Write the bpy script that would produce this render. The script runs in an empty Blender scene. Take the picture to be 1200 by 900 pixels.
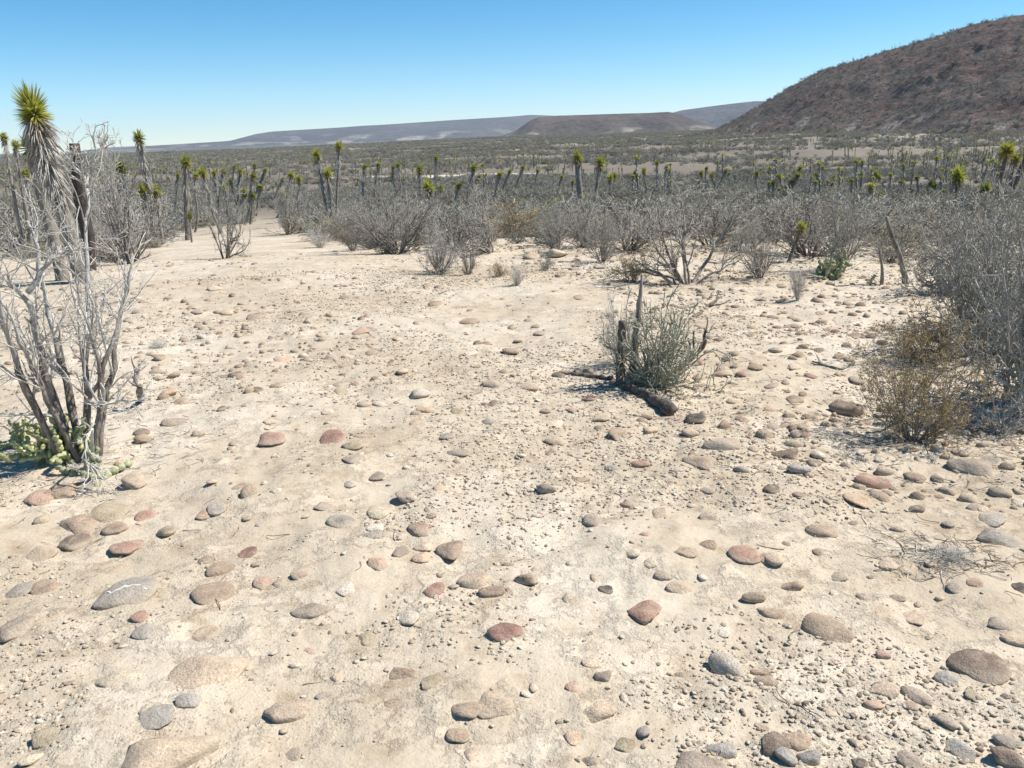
import bpy, math, random
import numpy as np
from mathutils import Matrix, Vector, Euler

SC = bpy.context.scene
COL = SC.collection
R = math.radians

# ------------------------------------------------------------------ camera
EYE = 1.55
FPX = 971.0
PITCH, ROLL = R(16.68), R(1.7)
cf = np.array([0, math.cos(PITCH), -math.sin(PITCH)])
r0 = np.array([1.0, 0, 0]); u0 = np.cross(r0, cf)
cr = r0 * math.cos(ROLL) - u0 * math.sin(ROLL)
cu = u0 * math.cos(ROLL) + r0 * math.sin(ROLL)
cam_data = bpy.data.cameras.new('camera')
cam = bpy.data.objects.new('camera', cam_data); COL.objects.link(cam)
cam.matrix_world = Matrix(((cr[0], cu[0], -cf[0], 0), (cr[1], cu[1], -cf[1], 0), (cr[2], cu[2], -cf[2], EYE), (0, 0, 0, 1)))
cam_data.sensor_width = 36.0
cam_data.lens = FPX / 1200 * 36.0
cam_data.clip_start = 0.05; cam_data.clip_end = 60000
SC.camera = cam

# ------------------------------------------------------------------ sky, sun, exposure
SUN_EL, SUN_AZ = R(53), R(82)          # azimuth clockwise from the viewing direction (+Y)
world = bpy.data.worlds.new('World'); SC.world = world; world.use_nodes = True
wn = world.node_tree.nodes; wl = world.node_tree.links
bg = wn['Background']
sky = wn.new('ShaderNodeTexSky'); sky.sky_type = 'NISHITA'; sky.sun_disc = False
sky.sun_elevation = SUN_EL; sky.sun_rotation = SUN_AZ
sky.altitude = 1500; sky.air_density = .8; sky.dust_density = 0.0; sky.ozone_density = 2.2
hs = wn.new('ShaderNodeHueSaturation'); hs.inputs['Saturation'].default_value = 1.4; hs.inputs['Hue'].default_value = .487
wl.new(sky.outputs[0], hs.inputs['Color']); wl.new(hs.outputs[0], bg.inputs[0])
bg.inputs[1].default_value = 0.1
sd = bpy.data.lights.new('sun', 'SUN'); sd.energy = 5.0; sd.angle = R(0.53); sd.color = (1.0, 0.95, 0.87)
sun = bpy.data.objects.new('sun', sd); COL.objects.link(sun)
to_sun = Vector((math.sin(SUN_AZ) * math.cos(SUN_EL), math.cos(SUN_AZ) * math.cos(SUN_EL), math.sin(SUN_EL)))
sun.rotation_euler = to_sun.to_track_quat('Z', 'Y').to_euler()
sun.location = to_sun * 50
vs = SC.view_settings
vs.view_transform = 'Standard'; vs.look = 'None'; vs.gamma = 1.0; vs.use_curve_mapping = False
vs.exposure = 0.56
SC.cycles.max_bounces = 6; SC.cycles.diffuse_bounces = 3; SC.cycles.glossy_bounces = 2
SC.cycles.transparent_max_bounces = 4; SC.cycles.volume_bounces = 1
SC.cycles.use_denoising = True

# ------------------------------------------------------------------ numeric helpers
def nz(v):
    return v / np.maximum(np.linalg.norm(v, axis=-1, keepdims=True), 1e-9)

def _hash(ix, iy, seed):
    h = (ix.astype(np.int64) * 374761393 + iy.astype(np.int64) * 668265263 + seed * 1442695041) & 0xFFFFFFFF
    h = ((h ^ (h >> 13)) * 1274126177) & 0xFFFFFFFF
    return ((h ^ (h >> 16)) & 0xFFFFFF) / float(0xFFFFFF)

def vnoise(x, y, seed=0):
    x = np.asarray(x, float); y = np.asarray(y, float)
    ix, iy = np.floor(x), np.floor(y); fx, fy = x - ix, y - iy
    fx = fx * fx * fx * (fx * (fx * 6 - 15) + 10); fy = fy * fy * fy * (fy * (fy * 6 - 15) + 10)
    a, b = _hash(ix, iy, seed), _hash(ix + 1, iy, seed)
    c, d = _hash(ix, iy + 1, seed), _hash(ix + 1, iy + 1, seed)
    return (a * (1 - fx) + b * fx) * (1 - fy) + (c * (1 - fx) + d * fx) * fy - 0.5

def fbm(x, y, octaves=4, seed=0, gain=0.5):
    s = 0.0; a = 1.0; f = 1.0
    for k in range(octaves):
        s = s + a * vnoise(np.asarray(x) * f + 17.3 * k, np.asarray(y) * f - 9.1 * k, seed + k); a *= gain; f *= 2.03
    return s

def sstep(a, b, x):
    t = np.clip((x - a) / (b - a), 0, 1); return t * t * (3 - 2 * t)

_R = np.array([0, 9.5, 13, 18, 30, 55, 85, 150, 250, 400, 800, 2000, 5000, 9600.])
_Z = np.array([0, 0, -.12, -.55, -1.75, -3.4, -4.7, -6.2, -6.6, -5.9, -2.6, 1.0, -2, -12.])
_LR = np.log(_R + 4)
def height(x, y):
    x = np.asarray(x, float); y = np.asarray(y, float)
    r = np.hypot(x, y); lr = np.log(r + 4)
    z = 0.0
    for k in (-.06, -.03, 0, .03, .06):                      # smoothed profile
        z = z + np.interp(lr + k, _LR, _Z) / 5
    back = sstep(2, -25, y)                                   # behind the camera the rise stays level
    z = z * (1 - back)
    z = z + fbm(x * .35, y * .35, 3, 5) * .10 * sstep(0.5, 5, r)
    z = z + fbm(x * 1.7, y * 1.7, 3, 9) * .035
    z = z + fbm(x * .03, y * .03, 3, 21) * 1.6 * sstep(25, 140, r)
    th = np.arctan2(x, np.maximum(y, 1e-3))
    z = z - (5.5 * sstep(250, 800, r) + 9 * sstep(900, 2600, r)) * sstep(.05, -.35, th) * (1 - back)
    z = z + 3.0 * sstep(.18, .45, th) * sstep(180, 460, r) * (1 - back)   # fan at the foot of the hill
    return z

def fine_height(x, y):
    r = np.hypot(x, y)
    return height(x, y) + (fbm(x * 5, y * 5, 4, 31) * .022 + fbm(x * 24, y * 24, 2, 41) * .004) * sstep(16, 8, r)

def ray(px, py):
    d = cf + cr * (px - 600) / FPX + cu * (450 - py) / FPX
    return d / np.linalg.norm(d)

def ground_at(px, py):
    """where the line of sight through this point of the photograph meets the ground"""
    d = ray(px, py); t = np.geomspace(1.0, 6000, 4000)
    p = d[None] * t[:, None]
    below = (p[:, 2] + EYE) < height(p[:, 0], p[:, 1])
    i = int(np.argmax(below)) if below.any() else len(t) - 1
    q = p[i]
    return np.array([q[0], q[1], float(fine_height(q[0], q[1]))])

def at_depth(px, py, Y):
    d = ray(px, py); t = Y / d[1]
    return np.array([d[0] * t, Y, EYE + d[2] * t])

def project(p):
    v = np.asarray(p, float) - np.array([0, 0, EYE])
    dz = v @ cf
    return 600 + FPX * (v @ cr) / dz, 450 - FPX * (v @ cu) / dz, dz

# ------------------------------------------------------------------ mesh helpers
def mesh_np(name, verts, quads=None, tris=None, smooth=True):
    me = bpy.data.meshes.new(name)
    verts = np.asarray(verts, np.float32).reshape(-1, 3)
    nq = 0 if quads is None else len(quads); nt = 0 if tris is None else len(tris)
    loops = []
    if nq: loops.append(np.asarray(quads, np.int32).reshape(-1))
    if nt: loops.append(np.asarray(tris, np.int32).reshape(-1))
    loops = np.concatenate(loops)
    me.vertices.add(len(verts)); me.vertices.foreach_set('co', verts.reshape(-1))
    me.loops.add(len(loops)); me.loops.foreach_set('vertex_index', loops)
    me.polygons.add(nq + nt)
    starts = np.concatenate([np.arange(nq) * 4, nq * 4 + np.arange(nt) * 3]).astype(np.int32)
    tot = np.concatenate([np.full(nq, 4), np.full(nt, 3)]).astype(np.int32)
    me.polygons.foreach_set('loop_start', starts); me.polygons.foreach_set('loop_total', tot)
    if smooth: me.polygons.foreach_set('use_smooth', np.ones(nq + nt, bool))
    me.update(calc_edges=True)
    return me

def link(name, me, mat=None, parent=None, loc=None):
    o = bpy.data.objects.new(name, me); COL.objects.link(o)
    if mat is not None and me is not None and not me.materials: me.materials.append(mat)
    if parent is not None: o.parent = parent
    if loc is not None: o.location = loc
    return o

def tag(o, label=None, cat=None, group=None, kind=None):
    if label: o['label'] = label
    if cat: o['category'] = cat
    if group: o['group'] = group
    if kind: o['kind'] = kind
    return o

def empty(name, loc, label, cat, group=None):
    o = bpy.data.objects.new(name, None); COL.objects.link(o); o.location = loc
    o.empty_display_size = 0.1
    return tag(o, label, cat, group)

class Geo:
    def __init__(s): s.v = []; s.q = []; s.t = []; s.n = 0
    def add(s, v, q=None, t=None):
        v = np.asarray(v, float).reshape(-1, 3)
        if q is not None: s.q.append(np.asarray(q).reshape(-1, 4) + s.n)
        if t is not None: s.t.append(np.asarray(t).reshape(-1, 3) + s.n)
        s.v.append(v); s.n += len(v)
    def mesh(s, name, smooth=True):
        return mesh_np(name, np.concatenate(s.v), np.concatenate(s.q) if s.q else None, np.concatenate(s.t) if s.t else None, smooth)

def tubes(g, P, rad, sides=4, rough=0.0, rng=None):
    """P (N,K,3) centre lines, rad (N,K) radii -> tubes with a closed tip"""
    P = np.asarray(P, float); rad = np.asarray(rad, float)
    if P.ndim == 2: P = P[None]; rad = rad[None]
    N, K, _ = P.shape
    tan = nz(np.gradient(P, axis=1))
    ref = np.where(np.abs(tan[:, :1, 2:3]) > .8, np.array([1.0, 0, 0]), np.array([0, 0, 1.0]))
    a = nz(np.cross(tan, np.broadcast_to(ref, tan.shape))); b = np.cross(tan, a)
    ang = np.arange(sides) * 2 * math.pi / sides
    rr = np.broadcast_to(rad[:, :, None], (N, K, sides))
    if rough and rng is not None: rr = rr * (1 + rough * rng.standard_normal((N, K, sides)))
    V = P[:, :, None] + rr[..., None] * (a[:, :, None] * np.cos(ang)[None, None, :, None] + b[:, :, None] * np.sin(ang)[None, None, :, None])
    idx = np.arange(N * K * sides).reshape(N, K, sides)
    i0, i1 = idx[:, :-1], idx[:, 1:]
    q = np.stack([i0, np.roll(i0, -1, 2), np.roll(i1, -1, 2), i1], -1).reshape(-1, 4)
    t = None
    if sides >= 3:
        tip = idx[:, -1]
        t = np.stack([np.broadcast_to(tip[:, :1], (N, sides - 2)), tip[:, 1:-1], tip[:, 2:]], -1).reshape(-1, 3)
    g.add(V.reshape(-1, 3), q, t)

def grow(rng, p0, d0, L, K, wander=.15, up=0.0, droop=0.0):
    """N wandering branches with K points each"""
    N = len(p0); d = nz(np.asarray(d0, float)); p = np.asarray(p0, float).copy(); out = [p.copy()]
    L = np.broadcast_to(np.asarray(L, float), (N,))
    for k in range(K - 1):
        d = nz(d + wander * rng.standard_normal((N, 3)) + np.array([0, 0, up - droop * k]))
        p = p + d * (L / (K - 1))[:, None]; out.append(p.copy())
    return np.stack(out, 1)

def sprout(rng, P, rad, m, ang, lratio, t0=.3, t1=1.0, K=4, wander=.15, up=.0, rratio=.55, rmin=.0012, taper=.55):
    """children of branches P; returns child lines and radii"""
    N, Kp, _ = P.shape
    t = rng.uniform(t0, t1, (N, m)) * (Kp - 1); i = np.minimum(t.astype(int), Kp - 2); f = (t - i)[..., None]
    n = np.arange(N)[:, None]
    pos = P[n, i] * (1 - f) + P[n, i + 1] * f; dr = nz(P[n, i + 1] - P[n, i])
    rp = rad[n, i] * (1 - f[..., 0]) + rad[n, i + 1] * f[..., 0]
    Lp = np.linalg.norm(np.diff(P, axis=1), axis=2).sum(1)[:, None]
    v = nz(np.cross(dr, rng.standard_normal(dr.shape)))
    a = rng.normal(ang, .18, (N, m))[..., None]
    d = dr * np.cos(a) + v * np.sin(a)
    L = Lp * lratio * rng.uniform(.5, 1.25, (N, m)) * (1.15 - .5 * t / (Kp - 1))
    C = grow(rng, pos.reshape(-1, 3), d.reshape(-1, 3), L.reshape(-1), K, wander, up)
    r = np.maximum(rp.reshape(-1) * rratio, rmin)[:, None] * np.linspace(1, taper, K)[None]
    return C, r

def leaves(g, P, n, size, rng, spread=.01, aspect=.45):
    """n small leaves set along each branch of P"""
    N, K, _ = P.shape
    t = rng.uniform(.15, 1, (N, n)) * (K - 1); i = np.minimum(t.astype(int), K - 2); f = (t - i)[..., None]
    k = np.arange(N)[:, None]
    c = (P[k, i] * (1 - f) + P[k, i + 1] * f).reshape(-1, 3) + rng.standard_normal((N * n, 3)) * spread
    a = nz(rng.standard_normal(c.shape) + np.array([0, 0, .5])); b = nz(np.cross(a, rng.standard_normal(c.shape)))
    s = (size * rng.uniform(.6, 1.3, len(c)))[:, None]
    V = np.stack([c, c + a * s * .5 + b * s * aspect, c + a * s, c + a * s * .5 - b * s * aspect], 1)
    g.add(V.reshape(-1, 3), np.arange(len(c) * 4).reshape(-1, 4))

# ------------------------------------------------------------------ materials
def new_mat(name):
    m = bpy.data.materials.new(name); m.use_nodes = True
    nt = m.node_tree; b = nt.nodes['Principled BSDF']
    b.inputs['Roughness'].default_value = .9
    b.inputs['Specular IOR Level'].default_value = .2
    return m, nt, b
def N_(nt, t, **kw):
    n = nt.nodes.new(t)
    for k, v in kw.items(): setattr(n, k, v)
    return n
def noise(nt, vec, scale, detail=3, rough=.55):
    n = N_(nt, 'ShaderNodeTexNoise'); n.inputs['Scale'].default_value = scale
    n.inputs['Detail'].default_value = detail; n.inputs['Roughness'].default_value = rough
    if vec is not None: nt.links.new(vec, n.inputs['Vector'])
    return n
def ramp(nt, fac, stops, interp='LINEAR'):
    r = N_(nt, 'ShaderNodeValToRGB'); r.color_ramp.interpolation = interp
    e = r.color_ramp.elements
    while len(e) < len(stops): e.new(.5)
    for el, (p, c) in zip(e, stops):
        el.position = p; el.color = (c[0], c[1], c[2], 1) if not isinstance(c, (int, float)) else (c, c, c, 1)
    nt.links.new(fac, r.inputs[0]); return r
def mixc(nt, fac, a, b, mode='MIX'):
    m = N_(nt, 'ShaderNodeMix', data_type='RGBA', blend_type=mode)
    for s, v in ((m.inputs[0], fac), (m.inputs[6], a), (m.inputs[7], b)):
        if hasattr(v, 'links') or hasattr(v, 'is_linked'): nt.links.new(v, s)
        elif isinstance(v, (int, float)): s.default_value = v
        else: s.default_value = (*v, 1)
    return m.outputs[2]
def math_(nt, op, a, b=0.0):
    m = N_(nt, 'ShaderNodeMath', operation=op)
    for s, v in zip(m.inputs, (a, b)):
        if isinstance(v, (int, float)): s.default_value = v
        else: nt.links.new(v, s)
    return m.outputs[0]
def bump(nt, b, h, strength, dist):
    n = N_(nt, 'ShaderNodeBump'); n.inputs['Strength'].default_value = strength; n.inputs['Distance'].default_value = dist
    nt.links.new(h, n.inputs['Height']); nt.links.new(n.outputs[0], b.inputs['Normal']); return n

def mat_ground():
    m, nt, b = new_mat('pale_desert_soil'); L = nt.links
    pos = N_(nt, 'ShaderNodeNewGeometry').outputs['Position']
    n1 = noise(nt, pos, .55, 4); n2 = noise(nt, pos, 7, 5, .65); n3 = noise(nt, pos, 60, 4, .7)
    c = ramp(nt, n1.outputs[0], [(.3, (.425, .345, .25)), (.5, (.50, .422, .322)), (.68, (.56, .495, .405))]).outputs[0]
    c2 = ramp(nt, n2.outputs[0], [(.3, (.76, .70, .64)), (.46, (.98, .97, .96)), (.56, (1, 1, 1)), (.7, (1.12, 1.12, 1.12))]).outputs[0]
    c = mixc(nt, 1.0, c, c2, 'MULTIPLY')
    # grains and grit: light and dark specks
    vo = N_(nt, 'ShaderNodeTexVoronoi'); vo.inputs['Scale'].default_value = 95; L.new(pos, vo.inputs['Vector'])
    sep = N_(nt, 'ShaderNodeSeparateColor'); L.new(vo.outputs['Color'], sep.inputs[0])
    grit = ramp(nt, sep.outputs[0], [(0, (.55, .5, .47)), (.12, (.62, .56, .52)), (.2, (1, 1, 1)), (.86, (1, 1, 1)), (.95, (1.25, 1.25, 1.27))]).outputs[0]
    inside = ramp(nt, vo.outputs['Distance'], [(.25, 1), (.45, 0)]).outputs[0]
    patch = ramp(nt, noise(nt, pos, 1.3, 3).outputs[0], [(.38, 0), (.6, 1)]).outputs[0]
    c = mixc(nt, math_(nt, 'MULTIPLY', inside, patch), c, mixc(nt, 1.0, c, grit, 'MULTIPLY'))
    c = mixc(nt, 1.0, c, ramp(nt, n3.outputs[0], [(.25, (.90, .89, .88)), (.6, (1.02, 1.02, 1.02))]).outputs[0], 'MULTIPLY')
    # farther out: darker earth, and beyond the shrubs that can be told apart the cover of scrub itself
    ln = N_(nt, 'ShaderNodeVectorMath', operation='LENGTH'); L.new(pos, ln.inputs[0])
    big = noise(nt, pos, .022, 5, .6)
    far = ramp(nt, big.outputs[0], [(.32, (.15, .125, .098)), (.56, (.205, .172, .137)), (.70, (.36, .305, .245))]).outputs[0]
    sx = N_(nt, 'ShaderNodeSeparateXYZ'); L.new(pos, sx.inputs[0])          # pale fan below the hill
    fx = N_(nt, 'ShaderNodeMapRange'); L.new(sx.outputs[0], fx.inputs[0]); fx.inputs[1].default_value = 90; fx.inputs[2].default_value = 220
    fy = N_(nt, 'ShaderNodeMapRange'); L.new(sx.outputs[1], fy.inputs[0]); fy.inputs[1].default_value = 170; fy.inputs[2].default_value = 290
    fan_ = math_(nt, 'MULTIPLY', math_(nt, 'MULTIPLY', fx.outputs[0], fy.outputs[0]), ramp(nt, noise(nt, pos, .05, 5, .65).outputs[0], [(.36, .1), (.58, .9)]).outputs[0])
    far = mixc(nt, fan_, far, (.40, .35, .285))
    d1 = N_(nt, 'ShaderNodeMapRange'); d1.interpolation_type = 'SMOOTHSTEP'; L.new(ln.outputs['Value'], d1.inputs[0]); d1.inputs[1].default_value = 28; d1.inputs[2].default_value = 95
    c = mixc(nt, d1.outputs[0], c, far)
    huge = noise(nt, pos, .0022, 6, .62)
    scrubc = ramp(nt, noise(nt, pos, .06, 6, .75).outputs[0], [(.3, (.065, .064, .054)), (.5, (.115, .107, .09)), (.7, (.18, .16, .13))]).outputs[0]
    scrubc = mixc(nt, ramp(nt, huge.outputs[0], [(.58, 0), (.64, .8)]).outputs[0], scrubc, (.55, .5, .43))
    d2 = N_(nt, 'ShaderNodeMapRange'); d2.interpolation_type = 'SMOOTHSTEP'; L.new(ln.outputs['Value'], d2.inputs[0]); d2.inputs[1].default_value = 600; d2.inputs[2].default_value = 1400
    c = mixc(nt, d2.outputs[0], c, scrubc)
    crust = ramp(nt, noise(nt, pos, 2.6, 9, .72).outputs[0], [(.50, 0), (.545, 1)]).outputs[0]       # thin crusted patches
    nearer = math_(nt, 'SUBTRACT', 1.0, d1.outputs[0])
    c = mixc(nt, math_(nt, 'MULTIPLY', math_(nt, 'MULTIPLY', crust, nearer), .55), c, mixc(nt, 1.0, c, (1.16, 1.17, 1.19), 'MULTIPLY'))
    L.new(c, b.inputs['Base Color']); b.inputs['Roughness'].default_value = .95
    h = math_(nt, 'ADD', math_(nt, 'MULTIPLY', n2.outputs[0], .6), math_(nt, 'MULTIPLY', n3.outputs[0], .13))
    h = math_(nt, 'ADD', h, math_(nt, 'ADD', math_(nt, 'MULTIPLY', math_(nt, 'MULTIPLY', inside, patch), .05), math_(nt, 'MULTIPLY', crust, .16)))
    bump(nt, b, h, .8, .03)
    return m

def mat_stone(name='stone', by_random=None):
    m, nt, b = new_mat(name); L = nt.links
    oi = N_(nt, 'ShaderNodeObjectInfo'); tc = N_(nt, 'ShaderNodeTexCoord')
    geo = N_(nt, 'ShaderNodeNewGeometry')
    vec = geo.outputs['Position']
    if by_random: base = ramp(nt, oi.outputs['Random'], by_random, 'CONSTANT').outputs[0]
    else: base = oi.outputs['Color']
    n1 = noise(nt, vec, 14, 5, .6); n2 = noise(nt, vec, 130, 4, .7)
    c = mixc(nt, 1.0, base, ramp(nt, n1.outputs[0], [(.3, (.72, .70, .69)), (.5, (1, 1, 1)), (.7, (1.22, 1.2, 1.16))]).outputs[0], 'MULTIPLY')
    c = mixc(nt, 1.0, c, ramp(nt, n2.outputs[0], [(.3, (.58, .57, .56)), (.5, (1, 1, 1)), (.72, (1.35, 1.34, 1.3))]).outputs[0], 'MULTIPLY')
    # pale caliche dust caught in patches
    n3 = noise(nt, vec, 24, 4, .65)
    dust = ramp(nt, n3.outputs[0], [(.42, .05), (.55, .25), (.68, .65)]).outputs[0]
    c = mixc(nt, dust, c, (.47, .39, .30))
    zs = N_(nt, 'ShaderNodeSeparateXYZ'); L.new(tc.outputs['Object'], zs.inputs[0])
    ft = N_(nt, 'ShaderNodeMapRange'); ft.interpolation_type = 'SMOOTHSTEP'
    L.new(math_(nt, 'ADD', zs.outputs[2], math_(nt, 'MULTIPLY', math_(nt, 'SUBTRACT', n3.outputs[0], .5), 1.1)), ft.inputs[0])
    ft.inputs[1].default_value = .55; ft.inputs[2].default_value = -.05; ft.inputs[3].default_value = 0; ft.inputs[4].default_value = .6
    c = mixc(nt, ft.outputs[0], c, (.47, .39, .29))          # silt clinging round the foot of the stone
    L.new(c, b.inputs['Base Color']); b.inputs['Roughness'].default_value = .9; b.inputs['Specular IOR Level'].default_value = .1
    bump(nt, b, math_(nt, 'ADD', n1.outputs[0], math_(nt, 'MULTIPLY', n2.outputs[0], .5)), .8, .016)
    return m

def mat_plain(name, c0, c1, scale=30, rough=.85, per_object=.18, stretch=None, bumpd=.004, trans=0.0):
    m, nt, b = new_mat(name); L = nt.links
    tc = N_(nt, 'ShaderNodeTexCoord'); v = tc.outputs['Object']
    if stretch:
        mp = N_(nt, 'ShaderNodeMapping'); mp.inputs['Scale'].default_value = stretch; L.new(v, mp.inputs[0]); v = mp.outputs[0]
    n = noise(nt, v, scale, 4, .65)
    c = mixc(nt, ramp(nt, n.outputs[0], [(.32, 0), (.68, 1)]).outputs[0], c0, c1)
    oi = N_(nt, 'ShaderNodeObjectInfo')
    lo, hi = 1 - per_object, 1 + per_object
    c = mixc(nt, 1.0, c, ramp(nt, oi.outputs['Random'], [(0, (lo, lo, lo)), (.5, (1, 1.0, .97)), (1, (hi, hi, hi))]).outputs[0], 'MULTIPLY')
    L.new(c, b.inputs['Base Color']); b.inputs['Roughness'].default_value = rough
    if bumpd: bump(nt, b, n.outputs[0], .6, bumpd)
    if trans:
        tr = N_(nt, 'ShaderNodeBsdfTranslucent'); L.new(c, tr.inputs[0])
        mx = N_(nt, 'ShaderNodeMixShader'); mx.inputs[0].default_value = trans
        L.new(b.outputs[0], mx.inputs[1]); L.new(tr.outputs[0], mx.inputs[2]); L.new(mx.outputs[0], nt.nodes['Material Output'].inputs[0])
    return m

def mat_hill(name, stops, scale, bscale, bdist, pale=None):
    m, nt, b = new_mat(name); L = nt.links
    pos = N_(nt, 'ShaderNodeNewGeometry').outputs['Position']
    n1 = noise(nt, pos, scale, 7, .68); n2 = noise(nt, pos, scale * 9, 5, .7)
    c = ramp(nt, n1.outputs[0], stops).outputs[0]
    c = mixc(nt, 1.0, c, ramp(nt, n2.outputs[0], [(.3, (.6, .6, .6)), (.5, (1, 1, 1)), (.72, (1.35, 1.3, 1.25))]).outputs[0], 'MULTIPLY')
    if pale:      # pale fans of silt on the lowest slopes
        sx = N_(nt, 'ShaderNodeSeparateXYZ'); L.new(pos, sx.inputs[0])
        lo = N_(nt, 'ShaderNodeMapRange'); L.new(sx.outputs[2], lo.inputs[0]); lo.inputs[1].default_value = pale; lo.inputs[2].default_value = pale * .3
        c = mixc(nt, math_(nt, 'MULTIPLY', lo.outputs[0], ramp(nt, noise(nt, pos, scale * 1.6, 6, .65).outputs[0], [(.53, 0), (.60, .45)]).outputs[0]), c, (.50, .45, .38))
    L.new(c, b.inputs['Base Color']); b.inputs['Roughness'].default_value = 1
    bump(nt, b, n2.outputs[0], 1.0, bdist)
    return m

M_ground = mat_ground()
M_stone = mat_stone('cobble_stone')
PEBBLE = [(0, (.55, .46, .35)), (.26, (.45, .36, .27)), (.44, (.60, .52, .41)), (.62, (.38, .295, .22)), (.74, (.46, .40, .33)), (.84, (.64, .58, .49)), (.94, (.27, .215, .17))]
M_pebble = mat_stone('pebble_stone', PEBBLE)
M_rubble = mat_stone('field_stone', [(0, (.40, .305, .225)), (.25, (.31, .23, .17)), (.45, (.46, .37, .275)), (.62, (.36, .29, .23)), (.76, (.30, .19, .145)), (.86, (.22, .165, .13)), (.94, (.52, .46, .38))])
M_twig = mat_plain('bleached_grey_twig', (.37, .345, .31), (.60, .565, .515), 22, per_object=.2)
M_twig_far = mat_plain('grey_brown_twig', (.23, .21, .18), (.42, .39, .34), 10, per_object=.25, bumpd=0)
M_twig_olive = mat_plain('olive_brown_twig', (.18, .162, .125), (.31, .28, .215), 10, per_object=.3, bumpd=0)
M_twig_dark = mat_plain('dull_grey_twig', (.17, .16, .145), (.30, .285, .26), 10, per_object=.3, bumpd=0)
M_bark = mat_plain('weathered_grey_bark', (.12, .10, .085), (.37, .335, .30), 34, stretch=(1, 1, .3), bumpd=.025)
def mat_oldbark():
    m, nt, b = new_mat('bark_bleached_upwards'); L = nt.links
    v = N_(nt, 'ShaderNodeTexCoord').outputs['Object']; mp = N_(nt, 'ShaderNodeMapping'); mp.inputs['Scale'].default_value = (1, 1, .3); L.new(v, mp.inputs[0])
    n = noise(nt, mp.outputs[0], 36, 5, .7); n2 = noise(nt, v, 6, 3)
    lo = mixc(nt, ramp(nt, n.outputs[0], [(.35, 0), (.65, 1)]).outputs[0], (.10, .08, .068), (.33, .285, .245))
    hi = mixc(nt, ramp(nt, n.outputs[0], [(.35, 0), (.65, 1)]).outputs[0], (.33, .31, .285), (.60, .575, .54))
    z = N_(nt, 'ShaderNodeSeparateXYZ'); L.new(v, z.inputs[0])
    f = ramp(nt, math_(nt, 'ADD', z.outputs[2], math_(nt, 'MULTIPLY', n2.outputs[0], .5)), [(.75, 0), (1.35, 1)]).outputs[0]
    L.new(mixc(nt, f, lo, hi), b.inputs['Base Color']); bump(nt, b, n.outputs[0], .9, .02); return m
M_oldbark = mat_oldbark()
M_twig_mid = mat_plain('grey_shrub_twig', (.25, .232, .205), (.47, .44, .395), 16, per_object=.25)
M_thicket = mat_plain('thicket_twig', (.21, .192, .165), (.46, .43, .375), 16, per_object=.22)
M_darkbark = mat_plain('dark_dead_bark', (.06, .048, .042), (.21, .175, .15), 30, stretch=(1, 1, .25), bumpd=.03)
M_char = mat_plain('charred_wood', (.022, .018, .017), (.085, .068, .06), 20, stretch=(1, 1, .3), bumpd=.03)
M_yucca_leaf = mat_plain('yucca_leaf', (.25, .265, .045), (.49, .475, .105), 9, rough=.5, trans=.4, bumpd=0)
M_yucca_brown = mat_plain('dry_yucca_leaf', (.25, .17, .085), (.46, .34, .19), 9, rough=.7, bumpd=0)
M_yucca_dead = mat_plain('dead_grey_yucca_leaf', (.27, .245, .215), (.50, .47, .43), 12, bumpd=0)
M_yucca_trunk = mat_plain('yucca_trunk', (.12, .10, .085), (.36, .325, .285), 9, stretch=(1, 1, .5), bumpd=.03)
M_cactus = mat_plain('grey_green_cactus', (.22, .235, .13), (.43, .43, .27), 40, bumpd=.01)
M_cholla = mat_plain('pale_green_cactus', (.27, .28, .12), (.56, .55, .30), 70, bumpd=.008)
M_pencil = mat_plain('grey_green_stems', (.26, .255, .185), (.53, .52, .42), 25)
M_olive = mat_plain('olive_leaf', (.24, .24, .15), (.40, .39, .27), 12, trans=.3, bumpd=0)
M_brownleaf = mat_plain('brown_dry_leaf', (.39, .275, .11), (.59, .455, .22), 7, trans=.2, bumpd=0)
M_brown_twig = mat_plain('brown_twig', (.15, .115, .085), (.30, .245, .185), 20)

# ------------------------------------------------------------------ the ground
def build_ground():
    rr = np.geomspace(.45, 9600, 600)
    th = np.concatenate([np.linspace(-180, -56, 32)[:-1], np.linspace(-56, 56, 440), np.linspace(56, 180, 32)[1:]])
    th = np.radians(th[:-1]); T = len(th)
    X = rr[:, None] * np.sin(th)[None]; Y = rr[:, None] * np.cos(th)[None]
    Z = fine_height(X, Y)
    V = np.stack([X, Y, Z], -1).reshape(-1, 3)
    V = np.concatenate([V, [[0, 0, float(height(0, 0))]]])
    idx = np.arange(len(rr) * T).reshape(len(rr), T)
    i0, i1 = idx[:-1], idx[1:]
    q = np.stack([i0, i1, np.roll(i1, -1, 1), np.roll(i0, -1, 1)], -1).reshape(-1, 4)
    t = np.stack([np.full(T, len(V) - 1), idx[0], np.roll(idx[0], -1)], -1)
    me = mesh_np('ground', V, q, t)
    o = link('ground', me, M_ground); tag(o, kind='structure')
    me.update()
    if me.polygons[1000].normal.z < 0: me.flip_normals()
    return o
build_ground()

# ------------------------------------------------------------------ hill, mesa, far ridges
def el(px, py):
    """azimuth and tangent of elevation of a line of sight"""
    d = ray(px, py); return math.atan2(d[0], d[1]), d[2] / math.hypot(d[0], d[1])

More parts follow.
